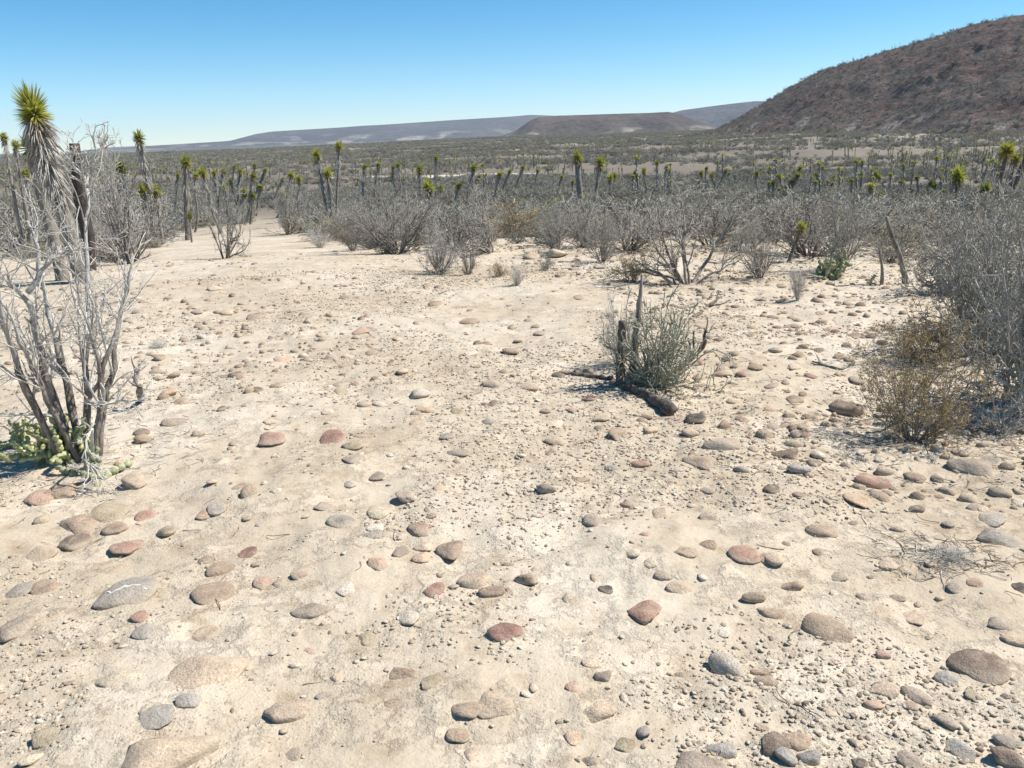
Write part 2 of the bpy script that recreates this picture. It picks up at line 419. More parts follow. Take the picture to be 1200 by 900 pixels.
def ridge_mesh(name, crest, rc, depth_front, depth_back, mat, zbase, seed, rough, nth=240, nr=90, convex=1.0, gully=.0, curve=None):
    """a ridge whose skyline runs through the given sight lines, at distance rc(theta), falling to the plain on both sides"""
    A = np.array([el(*c) for c in crest]); th = np.linspace(A[0, 0], A[-1, 0], nth)
    te = np.interp(th, A[:, 0], A[:, 1])
    ker = np.ones(5) / 5; te = np.convolve(np.pad(te, 2, 'edge'), ker, 'valid')
    rcv = rc(th)
    top = EYE + te * rcv
    s = np.concatenate([np.linspace(-1, 0, nr), np.linspace(0, 1, nr // 2)[1:]])      # -1 front foot, 0 crest, 1 back foot
    S, TH = np.meshgrid(s, th, indexing='ij')
    RC = np.broadcast_to(rcv, S.shape); TOP = np.broadcast_to(top, S.shape)
    hgt = np.maximum(TOP - zbase, 0)
    df, db = depth_front(th), depth_back
    RAD = RC + np.where(S < 0, S * df[None, :], S * db)
    u = 1 - np.abs(S)
    prof = np.where(S < 0, sstep(0, 1, u) * (1 - convex) + convex * np.sin(u * math.pi / 2) ** 1.15, sstep(0, 1, u))
    X = RAD * np.sin(TH); Y = RAD * np.cos(TH)
    n = fbm(X * gully * 3, Y * gully * 3, 5, seed, .55)
    Z = zbase + hgt * prof + n * rough * hgt * np.sin(np.clip(u, 0, 1) * math.pi) - 3 * (1 - sstep(0, .06, u))
    V = np.stack([X, Y, Z], -1).reshape(-1, 3)
    idx = np.arange(len(V)).reshape(S.shape)
    q = np.stack([idx[:-1, :-1], idx[:-1, 1:], idx[1:, 1:], idx[1:, :-1]], -1).reshape(-1, 4)
    me = mesh_np(name, V, q)
    if me.polygons[len(me.polygons) // 3].normal.z < 0: me.flip_normals()
    o = link(name, me, mat); tag(o, kind='structure')
    return o, (X, Y, Z)

M_hill = mat_hill('red_brown_hillside', [(.30, (.065, .05, .046)), (.44, (.135, .092, .077)), (.55, (.10, .085, .077)), (.70, (.23, .158, .125))], .03, 1, 3.0, 10)
M_mesa = mat_hill('brown_mesa_slope', [(.3, (.05, .042, .038)), (.5, (.08, .065, .057)), (.7, (.125, .10, .087))], .006, 1, 4.0, 16)
M_ridge = mat_hill('far_ridge_rock', [(.3, (.04, .034, .036)), (.5, (.065, .055, .056)), (.7, (.10, .085, .083))], .002, 1, 15.0, 60)

hill, HILL = ridge_mesh('hill', [(740, 172), (775, 165), (800, 160.5), (822, 156.5), (838, 153), (852, 147), (870, 137), (892, 124), (912, 111), (932, 99), (955, 87), (985, 77), (1020, 67), (1060, 56), (1100, 44), (1140, 33), (1180, 25), (1210, 20), (1290, 2), (1400, -20), (1560, -50)],
    lambda th: 700 + 0 * th, lambda th: 170 + 230 * sstep(.24, .62, th), 500, M_hill, -8.5, 71, .20, nth=520, nr=200, convex=.55, gully=.006)
ridge_mesh('mesa', [(560, 166), (590, 159), (606, 152), (622, 141), (632, 137), (655, 135.5), (700, 134), (760, 132.3), (784, 131), (798, 134.5), (815, 141), (836, 148), (870, 158), (900, 162)],
    lambda th: 2300 + 0 * th, lambda th: 260 + 0 * th, 500, M_mesa, -9, 81, .16, nth=300, nr=80, convex=.3, gully=.004)
ridge_mesh('ridge', [(60, 181), (130, 172.5), (200, 169.5), (270, 165), (300, 157), (320, 154), (380, 150.5), (430, 147.5), (480, 144), (520, 141.5), (560, 139), (600, 136.5), (622, 134.5), (660, 136), (720, 143), (790, 152)],
    lambda th: 7200 + 0 * th, lambda th: 1300 + 0 * th, 1500, M_ridge, -30, 91, .14, nth=400, nr=80, convex=.4, gully=.0009)
ridge_mesh('ridge', [(740, 146), (770, 139), (786, 132.5), (800, 129), (830, 125), (862, 121), (884, 118.5), (910, 118.5), (950, 122), (1000, 128)],
    lambda th: 5600 + 0 * th, lambda th: 900 + 0 * th, 1200, M_ridge, -30, 95, .16, nth=240, nr=80, convex=.4, gully=.0012)

# a bare pale track crossing the scrub
def build_track():
    pts = [ground_at(x, y) for x, y in ((385, 208.5), (430, 208), (470, 207.6), (520, 207), (560, 206), (600, 205.5), (650, 206), (700, 206))]
    P = np.array(pts); s = np.linspace(0, len(P) - 1, 60); i = np.minimum(s.astype(int), len(P) - 2); f = (s - i)[:, None]
    C = P[i] * (1 - f) + P[i + 1] * f
    w = 4.2 + 1.8 * fbm(s * .5, s * 0, 3, 3)
    rad = nz(C[:, :2])
    cols = np.linspace(-1, 1, 7)
    V = []
    for k in cols:
        xy = C[:, :2] + rad * (w * k)[:, None]
        V.append(np.column_stack([xy, height(xy[:, 0], xy[:, 1]) + .05]))
    V = np.stack(V, 1); idx = np.arange(V.shape[0] * V.shape[1]).reshape(V.shape[:2])
    q = np.stack([idx[:-1, :-1], idx[:-1, 1:], idx[1:, 1:], idx[1:, :-1]], -1).reshape(-1, 4)
    me = mesh_np('dirt_track', V.reshape(-1, 3), q)
    if me.polygons[0].normal.z < 0: me.flip_normals()
    tag(link('dirt_track', me, mat_plain('pale_track_dust', (.42, .365, .30), (.56, .50, .43), .4, bumpd=0)), kind='structure')
    return C
TRACK = build_track()

# ------------------------------------------------------------------ haze: the valley air
def build_haze():
    x0, x1, y0, y1, z0, z1 = -9800, 9800, -9800, 9800, -45, 330
    v = [(x, y, z) for z in (z0, z1) for y in (y0, y1) for x in (x0, x1)]
    q = [(0, 2, 3, 1), (4, 5, 7, 6), (0, 1, 5, 4), (2, 6, 7, 3), (0, 4, 6, 2), (1, 3, 7, 5)]
    me = mesh_np('haze', v, q, smooth=False)
    m = bpy.data.materials.new('valley_haze'); m.use_nodes = True
    nt = m.node_tree; nt.nodes.remove(nt.nodes['Principled BSDF'])
    pv = nt.nodes.new('ShaderNodeVolumePrincipled'); pv.inputs['Density'].default_value = HAZE
    pv.inputs['Color'].default_value = (.74, .86, 1.0, 1); pv.inputs['Anisotropy'].default_value = .2
    nt.links.new(pv.outputs[0], nt.nodes['Material Output'].inputs['Volume'])
    o = link('haze', me, m); tag(o, kind='stuff')
    o.display_type = 'WIRE'
HAZE = 5.5e-5
build_haze()

# ------------------------------------------------------------------ labels told by neighbours
USED = set(); ANCHORS = {'stone': [], 'plant': []}
def anchor(kind, px, py, ref): ANCHORS[kind].append((px, py, ref))
def auto_label(kind, desc, px, py, group_desc=None):
    best = sorted(ANCHORS[kind], key=lambda a: math.hypot(a[0] - px, (a[1] - py) * 1.5))[:6]
    for a in best:
        dx, dy = px - a[0], py - a[1]; d = math.hypot(dx, dy)
        if abs(dx) > abs(dy) * 1.2: rel = 'left of' if dx < 0 else 'right of'
        else: rel = 'below' if (dy > 0 and kind == 'stone') else 'in front of' if dy > 0 else 'behind'
        if kind == 'stone' and rel == 'behind': rel = 'beyond'
        for near in (('just ' if d < 60 else ''), 'a little farther ', 'well '):
            lab = f'{desc} {near}{rel} {a[2]}'
            if lab not in USED and len(lab.replace('-', ' ').split()) <= 16:
                USED.add(lab); return lab
    return group_desc or desc

# ------------------------------------------------------------------ stones
import bmesh
_ICO = {}
def ico(sub):
    if sub not in _ICO:
        bm = bmesh.new(); bmesh.ops.create_icosphere(bm, subdivisions=sub, radius=1)
        bm.verts.ensure_lookup_table()
        _ICO[sub] = (np.array([v.co[:] for v in bm.verts]), np.array([[v.index for v in f.verts] for f in bm.faces])); bm.free()
    return _ICO[sub]
def stone_mesh(seed, sub=3, power=9, nplanes=14, rough=.06, smooth=True):
    rng = np.random.default_rng(seed); v, f = ico(sub)
    n = nz(rng.standard_normal((nplanes, 3))); h = rng.uniform(.72, 1.05, nplanes)
    s = np.maximum(v @ n.T, 0) / h
    r = (np.sum(s ** power, 1) + 1e-6) ** (-1 / power)
    r = np.clip(r, .5, 1.25)
    for k in range(5):
        w = rng.standard_normal(3) * (2 + 2.2 * k); r = r * (1 + rough / (1 + .6 * k) * np.sin(v @ w + rng.uniform(0, 6)))
    p = v * r[:, None]
    p = p / np.abs(p).max(0)
    return mesh_np('cobble', p, None, f, smooth)
STONES = [stone_mesh(100 + i, 3, 12 + (i % 4) * 10, 9) for i in range(16)]
ANGULAR = [stone_mesh(200 + i, 3, 40, 8, .03) for i in range(10)]
STONES_S = [stone_mesh(300 + i, 2, 12 + (i % 4) * 10, 8) for i in range(14)]
for me in STONES + ANGULAR + STONES_S: me.materials.append(M_stone)

SCOL = {  # colour word and base colour
 'tan': ('tan', (.51, .395, .29)), 'br': ('brown', (.36, .265, .195)), 'db': ('dark brown', (.19, .14, .11)),
 'rb': ('reddish brown', (.36, .215, .165)), 'red': ('rusty red', (.38, .235, .185)), 'gr': ('grey', (.34, .30, .26)),
 'gb': ('greyish brown', (.37, .30, .24)), 'bg': ('bluish grey', (.34, .315, .285)), 'ol': ('olive tan', (.36, .295, .20)),
 'cr': ('cream', (.62, .52, .385)), 'wh': ('whitish', (.60, .53, .44)), 'pk': ('pinkish tan', (.48, .325, .245)),
 'or': ('orange tan', (.52, .37, .255)), 'bk': ('blackish', (.075, .062, .06)), 'dr': ('dark maroon', (.27, .15, .12)), 'pg': ('pale grey', (.48, .425, .355)),
}
PLACED = []
def add_stone(px, py, w, h, ck, rot=None, how='mid', ang=False, label=None, ref=None, seed=0, group='cobbles strewn over the clearing', small=False):
    rng = random.Random(int(px * 31 + py * 977) + seed)
    p = ground_at(px, py + h * .12); dist = math.sqrt(p[0] ** 2 + p[1] ** 2 + (EYE - p[2]) ** 2)
    e = math.asin((EYE - p[2]) / dist)
    k = dist / FPX
    A = w * .5 * k
    pr = {'flat': .22, 'mid': .38, 'proud': .66}[how] * rng.uniform(.9, 1.1)
    cab = min(pr * A, .8 * h * k)
    B = max(.58 * A, min(1.25 * A, (h * k - cab * math.cos(e) * .75) / (2 * math.sin(e))))
    C = cab / {'flat': .75, 'mid': 1.0, 'proud': 1.45}[how]
    pool = ANGULAR if ang else (STONES_S if small else STONES)
    o = link('cobble', rng.choice(pool))
    o.location = (p[0], p[1], p[2] + cab - C)
    zr = R(rot) if rot is not None else R(rng.uniform(-22, 22))
    o.rotation_euler = (R(rng.uniform(-9, 9)), R(rng.uniform(-9, 9)), zr + (math.pi if rng.random() < .5 else 0) - math.atan2(p[0], p[1]))
    o.scale = (A, B, C)
    word, c = SCOL[ck]
    j = rng.uniform(.9, 1.12)
    o.color = (c[0] * j, c[1] * j, c[2] * j, 1)
    PLACED.append((px, py, w, p[0], p[1], A))
    if ref: anchor('stone', px, py, ref)
    shape = 'angular ' if ang else {'flat': 'half-buried ', 'mid': 'rounded ', 'proud': 'loose '}[how]
    o['category'] = 'cobble'; o['group'] = group
    if label: o['label'] = label; USED.add(label)
    else: PENDING.append((o, ('small ' if w < 17 else 'large ' if w > 40 else '') + word + ' ' + shape + 'cobble', px, py))
    return o
PENDING = []

# the cobbles that stand out, each read off the photograph
NAMED = [
 (145, 695, 70, 40, 'gr', 0, 'mid', 0, 'big grey cobble with a white band across its cracked top', 'the cracked grey cobble'),
 (242, 783, 98, 48, 'tan', 22, 'flat', 0, 'largest tan slab, almost buried in the sand', 'the big buried tan slab'),
 (192, 889, 112, 36, 'tan', 0, 'mid', 0, 'broad brown boulder top cut by the bottom edge of the photo', 'the broad boulder at the bottom edge'),
 (182, 836, 38, 40, 'bg', 50, 'flat', 1, 'flat pale blue-grey slab shaped like a shell', 'the shell-shaped pale slab'),
 (316, 514, 36, 22, 'red', 0, 'mid', 0, 'lone rusty red cobble on open sand', 'the lone rusty red cobble'),
 (392, 511, 34, 19, 'dr', 0, 'mid', 0, 'dark maroon cobble at the head of a tight cluster', 'the maroon cobble of the cluster'),
 (400, 607, 34, 27, 'gr', 10, 'mid', 1, 'dark mottled grey cobble beside a cream one', 'the mottled grey cobble'),
 (448, 595, 34, 28, 'cr', 0, 'mid', 0, 'round cream cobble like a bun', 'the round cream cobble'),
 (528, 645, 36, 26, 'br', -20, 'proud', 0, 'egg-shaped brown cobble casting a crescent of shadow', 'the egg-shaped brown cobble'),
 (594, 741, 44, 24, 'dr', -5, 'mid', 0, 'dark reddish cobble with a flat slanted face alone in gravel', 'the dark red-brown cobble in the gravel'),
 (756, 717, 42, 30, 'rb', -15, 'mid', 1, 'blocky red-brown cobble alone in fine gravel', 'the blocky red-brown cobble'),
 (815, 491, 24, 25, 'bk', 0, 'proud', 1, 'black upright rock by the end of the fallen log', 'the black upright rock'),
 (848, 520, 48, 20, 'gb', 5, 'mid', 0, 'wide greyish brown cobble just below the black rock', 'the wide cobble below the black rock'),
 (873, 649, 38, 23, 'rb', -15, 'mid', 1, 'pointed reddish cobble beside a round tan one', 'the pointed reddish cobble'),
 (968, 733, 64, 34, 'br', -38, 'mid', 0, 'long brown cobble lying slantwise', 'the long slanting cobble'),
 (1150, 780, 56, 38, 'db', -28, 'mid', 1, 'dark rough rock, biggest near the right edge', 'the dark rough rock'),
 (1021, 562, 42, 19, 'rb', 0, 'mid', 0, 'reddish brown cobble topping a group of three', 'the reddish cobble of the three'),
 (1144, 547, 54, 22, 'gb', -8, 'mid', 1, 'flat grey-tan slab leaning among rocks near the brown bush', 'the grey-tan slab near the brown bush'),
 (852, 781, 46, 26, 'pg', -32, 'proud', 1, 'long pale grey cobble with one shaded side', 'the long pale grey cobble'),
 (198, 460, 20, 18, 'or', 0, 'proud', 0, 'round orange tan stone standing beside the old grey shrub', 'the round orange stone'),
 (990, 480, 40, 17, 'db', -5, 'proud', 0, 'dark brown rock shaded by the brown leafy bush', 'the dark rock in the brown bush shadow'),
 (490, 462, 28, 13, 'pg', 0, 'proud', 1, 'pale grey block with one dark end in the middle of the clearing', 'the pale grey block'),
 (551, 414, 18, 14, 'wh', 0, 'mid', 1, 'white chunk of rock far out in the clearing', 'the white chunk'),
 (333, 419, 23, 12, 'pk', 0, 'mid', 0, 'pinkish oval cobble far out on pale sand', 'the far pinkish cobble'),
 (94, 611, 44, 36, 'br', 10, 'mid', 1, 'broken brown rock with several faces below the old grey shrub', 'the broken brown rock'),
 (250, 693, 46, 28, 'br', -10, 'mid', 1, 'wedge-shaped brown cobble with sharp corners', 'the wedge-shaped brown cobble'),
 (152, 638, 40, 20, 'red', 0, 'mid', 0, 'oval red cobble below the broken brown rock', 'the oval red cobble'),
 (334, 834, 56, 29, 'tan', 0, 'mid', 0, 'wide tan cobble low in the sand, two-toned top', 'the wide two-toned cobble'),
 (368, 711, 52, 22, 'gb', 5, 'flat', 0, 'dome of greyish brown cobble rising from sand', 'the greyish dome cobble'),
 (578, 826, 46, 32, 'tan', -10, 'mid', 0, 'lumpy tan cobble with a dark hollow at its side', 'the lumpy tan cobble'),
 (477, 721, 28, 28, 'pg', 0, 'mid', 0, 'whitish round cobble in gravel', 'the whitish round cobble'),
 (815, 897, 66, 20, 'gb', 0, 'mid', 0, 'smooth greyish brown boulder top at the bottom edge', 'the smooth boulder at the bottom edge'),
 (557, 680, 44, 26, 'tan', -10, 'mid', 0, 'weathered tan cobble with a dark notch', 'the weathered tan cobble'),
 (907, 871, 31, 25, 'db', 20, 'proud', 0, 'dark brown cobble heading a pile at the bottom edge', 'the dark cobble of the pile'),
 (1167, 631, 46, 14, 'gr', 0, 'mid', 0, 'flat grey oval cobble near the right edge', 'the flat grey oval'),
 (702, 837, 40, 22, 'tan', 12, 'mid', 1, 'tan cobble with one straight edge in coarse gravel', 'the straight-edged tan cobble'),
]
for x, y, w, h, ck, rot, how, ang, lab, ref in NAMED: add_stone(x, y, w, h, ck, rot, how, bool(ang), lab, ref)
REST = '''48,581,32,24,pk,m;78,573,36,20,br,m;158,567,28,22,tan,p;88,633,34,22,db,a;130,601,46,24,ol,a;135,617,28,17,br,m;172,602,28,12,rb,m;195,622,22,16,ol,p;50,650,28,18,tan,a
22,690,34,20,gr,m;54,686,30,24,br,m;257,667,34,16,br,m;241,656,20,13,br,m;288,645,26,16,dr,m;165,722,18,20,rb,m;22,733,36,28,gb,m;137,666,36,11,tan,f;252,597,24,20,gr,m;240,603,18,12,pk,m
170,742,24,16,gr,f;137,792,50,30,cr,f;220,822,28,18,bg,m;240,740,30,22,tan,f;412,521,30,20,ol,m;415,537,27,15,gb,a;424,509,24,8,br,f;523,510,20,10,gr,m;538,532,30,9,gb,m;490,495,24,7,or,f
441,557,20,12,gb,m;410,567,16,12,gr,m;378,592,24,12,gb,m;442,616,26,18,wh,m;478,583,28,22,gb,p;491,620,32,18,br,m;435,629,36,8,gr,f;470,647,22,20,gb,p;444,660,24,22,pk,p;497,641,26,15,tan,m
495,655,24,12,or,m;511,690,30,20,rb,m;575,694,34,16,br,m;311,680,26,16,pk,m;407,690,26,16,wh,f;430,745,28,18,ol,f;394,789,18,14,tan,m;380,814,28,12,gr,f;470,788,34,18,br,m;505,801,28,14,ol,f
548,834,38,18,br,m;537,858,28,20,br,a;552,882,20,22,tan,m;343,880,20,20,gb,f;641,576,28,14,gb,p;722,509,30,14,br,m;761,504,20,14,tan,p;703,489,24,12,tan,m;671,480,16,10,red,m;822,540,46,18,br,m
808,510,22,14,tan,p;648,516,22,9,br,m;749,546,26,10,rb,m;718,549,20,8,gr,m;679,563,26,10,br,m;776,600,26,18,tan,m;829,603,24,14,gb,m;695,612,28,16,gb,m;735,590,22,10,br,m;740,649,20,16,cr,m
803,648,30,14,br,m;830,638,20,12,br,m;897,655,18,18,tan,m;763,661,18,12,cr,m;776,675,22,12,gb,m;800,688,36,16,tan,m;710,690,20,12,bk,p;884,702,30,14,br,p;848,739,18,14,wh,f;708,794,24,18,gb,p
672,808,20,18,pk,m;756,858,18,16,gr,p;672,864,18,16,or,m;734,870,26,16,ol,m;845,876,42,18,bg,m;690,777,20,14,tan,m;897,800,30,13,br,m;893,788,26,12,br,m;921,530,40,17,db,m;935,551,28,12,bg,p
958,533,18,14,wh,p;905,573,20,13,db,p;938,579,22,10,br,m;1006,583,32,25,or,m;1030,582,22,14,br,m;1071,558,24,12,br,m;1126,530,18,18,gb,p;1162,538,20,14,gr,m;1073,598,18,10,db,a;1165,610,28,16,pg,m
905,655,26,20,tan,m;983,672,24,14,gb,m;1093,661,26,10,tan,m;1040,660,22,14,tan,m;930,686,34,9,br,m;1195,690,16,14,bk,p;1196,587,16,12,wh,m;906,717,36,14,br,m;932,731,28,12,tan,f;1187,754,30,14,tan,m
1170,733,28,14,gb,m;1112,795,26,16,bg,p;1145,815,32,12,ol,f;1034,810,32,18,tan,m;1075,817,34,14,gb,m;1066,826,20,10,br,m;1022,826,24,12,pk,m;937,865,34,20,br,m;922,887,26,20,bg,p;950,887,30,20,bg,p
1008,896,16,16,bk,p;1068,887,32,20,gb,m;1128,877,36,20,bg,m;1176,890,36,16,db,p;1182,870,28,14,gr,m;1120,690,18,12,gb,m;213,470,20,8,br,m;186,443,14,9,ol,m;208,493,34,13,gb,m;262,441,15,7,db,m
300,372,22,8,br,m;268,366,20,8,tan,m;398,450,17,10,gb,m;415,451,13,9,red,m;399,460,20,10,ol,m;446,471,20,14,pg,m;570,401,13,9,red,m;559,402,12,8,db,p;598,413,19,11,br,p;472,434,16,13,tan,p
458,423,10,8,db,p;434,413,20,9,br,m;422,388,24,9,pk,m;435,385,14,9,gb,m;550,376,26,10,br,m;510,356,18,8,br,m;498,481,26,8,or,m;575,449,32,12,tan,m;620,455,26,10,tan,m;408,348,22,6,br,m
356,424,14,8,tan,m;388,420,16,7,gb,m;187,421,15,9,br,p;198,386,12,6,br,m;232,366,16,9,gb,m;252,338,18,7,tan,m;178,335,14,6,br,m;325,452,20,8,ol,m;283,441,12,6,br,m;317,493,16,8,tan,m
466,398,12,8,tan,p;440,445,12,7,db,p;600,383,14,9,gb,p;610,398,16,8,tan,m;634,390,18,9,gb,m;620,376,14,8,br,m;560,430,14,8,ol,m;590,437,14,8,br,m;536,480,18,9,ol,m;571,493,18,8,gr,m
868,440,14,10,dr,p;885,430,20,9,br,m;905,452,16,9,gb,m;930,470,22,11,br,m;950,440,16,10,dr,m;962,366,12,13,or,p;930,383,18,8,br,m;908,410,18,9,gb,m;880,392,14,8,br,m;860,470,18,9,tan,m
940,500,20,10,br,m;905,498,16,10,gb,m;870,492,16,9,br,m;860,415,16,8,ol,m;846,438,28,9,tan,m;985,420,18,9,br,m;1005,445,20,10,gb,m;960,410,14,7,db,m;930,430,16,8,tan,m;900,480,16,9,pk,m
690,466,18,9,rb,m;655,440,16,10,db,p;668,455,14,8,br,m;640,480,16,8,gb,m;676,436,12,10,bk,p;652,300,26,11,cr,p;622,302,22,11,tan,p;594,320,20,8,br,m;676,306,16,8,gb,m;700,312,14,7,br,m
890,350,14,8,gb,m;905,370,16,8,br,m;1000,392,16,8,br,m;1018,420,14,8,gb,m;1100,560,16,8,gb,m;1180,548,18,10,db,p;1150,600,14,8,tan,m;1050,620,16,8,gb,p;1000,610,16,7,br,m;1010,700,18,9,gb,m'''
HOW = {'m': 'mid', 'f': 'flat', 'p': 'proud', 'a': 'mid'}
for tok in REST.replace('\n', ';').split(';'):
    x, y, w, h, ck, k = tok.split(',')
    add_stone(float(x), float(y), float(w), float(h), ck, None, HOW[k], k == 'a', small=float(w) < 24)
# further cobbles of the same kinds between them, thicker on the stony right half
rng = random.Random(7)
KEYS = ['tan', 'br', 'gb', 'tan', 'ol', 'pk', 'br', 'gb', 'gr', 'cr', 'rb', 'db', 'tan', 'br']
tries = 0
while len(PLACED) < 300 and tries < 6000:
    tries += 1
    y = 325 + 570 * rng.random() ** 1.25; x = rng.uniform(150 if y < 540 else 5, 1195)
    if x > 1010 and y < 520: continue
    if y < 345 and not 330 < x < 1000: continue
    if x < 620 and rng.random() < .45: continue
    w = (4.5 + 11 * rng.random() ** 2) * .01 * FPX / max(1.9, float(np.linalg.norm(ground_at(x, y) - np.array([0, 0, EYE]))))
    if w < 9 or w > 44: continue
    if any(abs(x - q[0]) < (w + q[2]) * .62 and abs(y - q[1]) < (w + q[2]) * .42 for q in PLACED): continue
    add_stone(x, y, w, w * rng.uniform(.42, .6), rng.choice(KEYS), None, rng.choice(['flat', 'mid', 'mid', 'proud']), rng.random() < .4, small=w < 24)
for o, desc, px, py in PENDING:
    o['label'] = auto_label('stone', desc, px, py)

# the crack across the grey cobble and its pale vein: a thin raised band of lime
def stone_vein():
    p = ground_at(150, 694); g = Geo(); r2 = np.random.default_rng(4)
    host = [o for o in COL.objects if o.get('label', '').startswith('big grey cobble with')][0]
    bpy.context.view_layer.update()
    v = np.array([vv.co[:] for vv in host.data.vertices]); mw = host.matrix_world
    wv = np.array([(mw @ Vector(c))[:] for c in v])
    line = []
    for t in np.linspace(-.8, .85, 14):
        x = host.location.x + t * host.scale.x * .9; y = host.location.y + host.scale.y * (.12 * math.sin(t * 4) - .1 * t + r2.normal(0, .06))
        k = np.argmin((wv[:, 0] - x) ** 2 + (wv[:, 1] - y) ** 2 - (wv[:, 2] > host.location.z) * 1e-3)
        line.append((x, y, wv[k, 2] - .001))
    L = np.array(line); L[:, 2] = np.convolve(np.pad(L[:, 2], 1, 'edge'), [.25, .5, .25], 'valid')
    tubes(g, L, np.interp(np.linspace(0, 1, 14), [0, .5, 1], [.002, .0055, .002]) * r2.uniform(.4, 1.5, 14), 5)
    inv = np.array(host.matrix_world.inverted()); P = np.concatenate(g.v); P = P @ inv[:3, :3].T + inv[:3, 3]
    g.v = [P]
    link('lime_vein', g.mesh('lime_vein'), mat_plain('white_lime', (.62, .6, .56), (.78, .76, .72), 60), host)
stone_vein()

# ------------------------------------------------------------------ scatter of what nobody could count
def variants(name, meshes):
    c = bpy.data.collections.new(name)
    for i, me in enumerate(meshes):
        c.objects.link(bpy.data.objects.new(f'{name}_{i:02d}', me))
    return c
def scatter(name, pts, rot, scl, coll, nvar, seed, label, cat):
    rng = np.random.default_rng(seed); n = len(pts)
    me = bpy.data.meshes.new(name); me.vertices.add(n); me.vertices.foreach_set('co', np.asarray(pts, np.float32).reshape(-1))
    a = me.attributes.new('rot', 'FLOAT_VECTOR', 'POINT'); a.data.foreach_set('vector', np.asarray(rot, np.float32).reshape(-1))
    a = me.attributes.new('scl', 'FLOAT_VECTOR', 'POINT'); a.data.foreach_set('vector', np.asarray(scl, np.float32).reshape(-1))
    a = me.attributes.new('pick', 'INT', 'POINT'); a.data.foreach_set('value', rng.integers(0, nvar, n).astype(np.int32))
    o = link(name, me)
    ng = bpy.data.node_groups.new(name, 'GeometryNodeTree')
    ng.interface.new_socket('Geometry', in_out='INPUT', socket_type='NodeSocketGeometry')
    ng.interface.new_socket('Geometry', in_out='OUTPUT', socket_type='NodeSocketGeometry')
    nd = ng.nodes; gi = nd.new('NodeGroupInput'); go = nd.new('NodeGroupOutput')
    ip = nd.new('GeometryNodeInstanceOnPoints'); ci = nd.new('GeometryNodeCollectionInfo')
    ci.inputs[0].default_value = coll; ci.inputs['Separate Children'].default_value = True; ci.inputs['Reset Children'].default_value = True
    def attr(nm, dt):
        x = nd.new('GeometryNodeInputNamedAttribute'); x.data_type = dt; x.inputs[0].default_value = nm
        return [s for s in x.outputs if s.enabled][0]
    er = nd.new('FunctionNodeEulerToRotation')
    ng.links.new(attr('rot', 'FLOAT_VECTOR'), er.inputs[0]); ng.links.new(er.outputs[0], ip.inputs['Rotation'])
    ng.links.new(attr('scl', 'FLOAT_VECTOR'), ip.inputs['Scale']); ng.links.new(attr('pick', 'INT'), ip.inputs['Instance Index'])
    ip.inputs['Pick Instance'].default_value = True
    ng.links.new(gi.outputs[0], ip.inputs['Points']); ng.links.new(ci.outputs[0], ip.inputs['Instance']); ng.links.new(ip.outputs[0], go.inputs[0])
    md = o.modifiers.new('scatter', 'NODES'); md.node_group = ng
    tag(o, label, cat, kind='stuff'); return o

def sector(rng, n, r0_, r1_, half, power=1.0):
    """points in the view's sector, denser towards the camera when power < 2"""
    u = rng.random(n); r = (r0_ ** power + u * (r1_ ** power - r0_ ** power)) ** (1 / power)
    th = np.radians(rng.uniform(-half, half, n))
    return r * np.sin(th), r * np.cos(th)

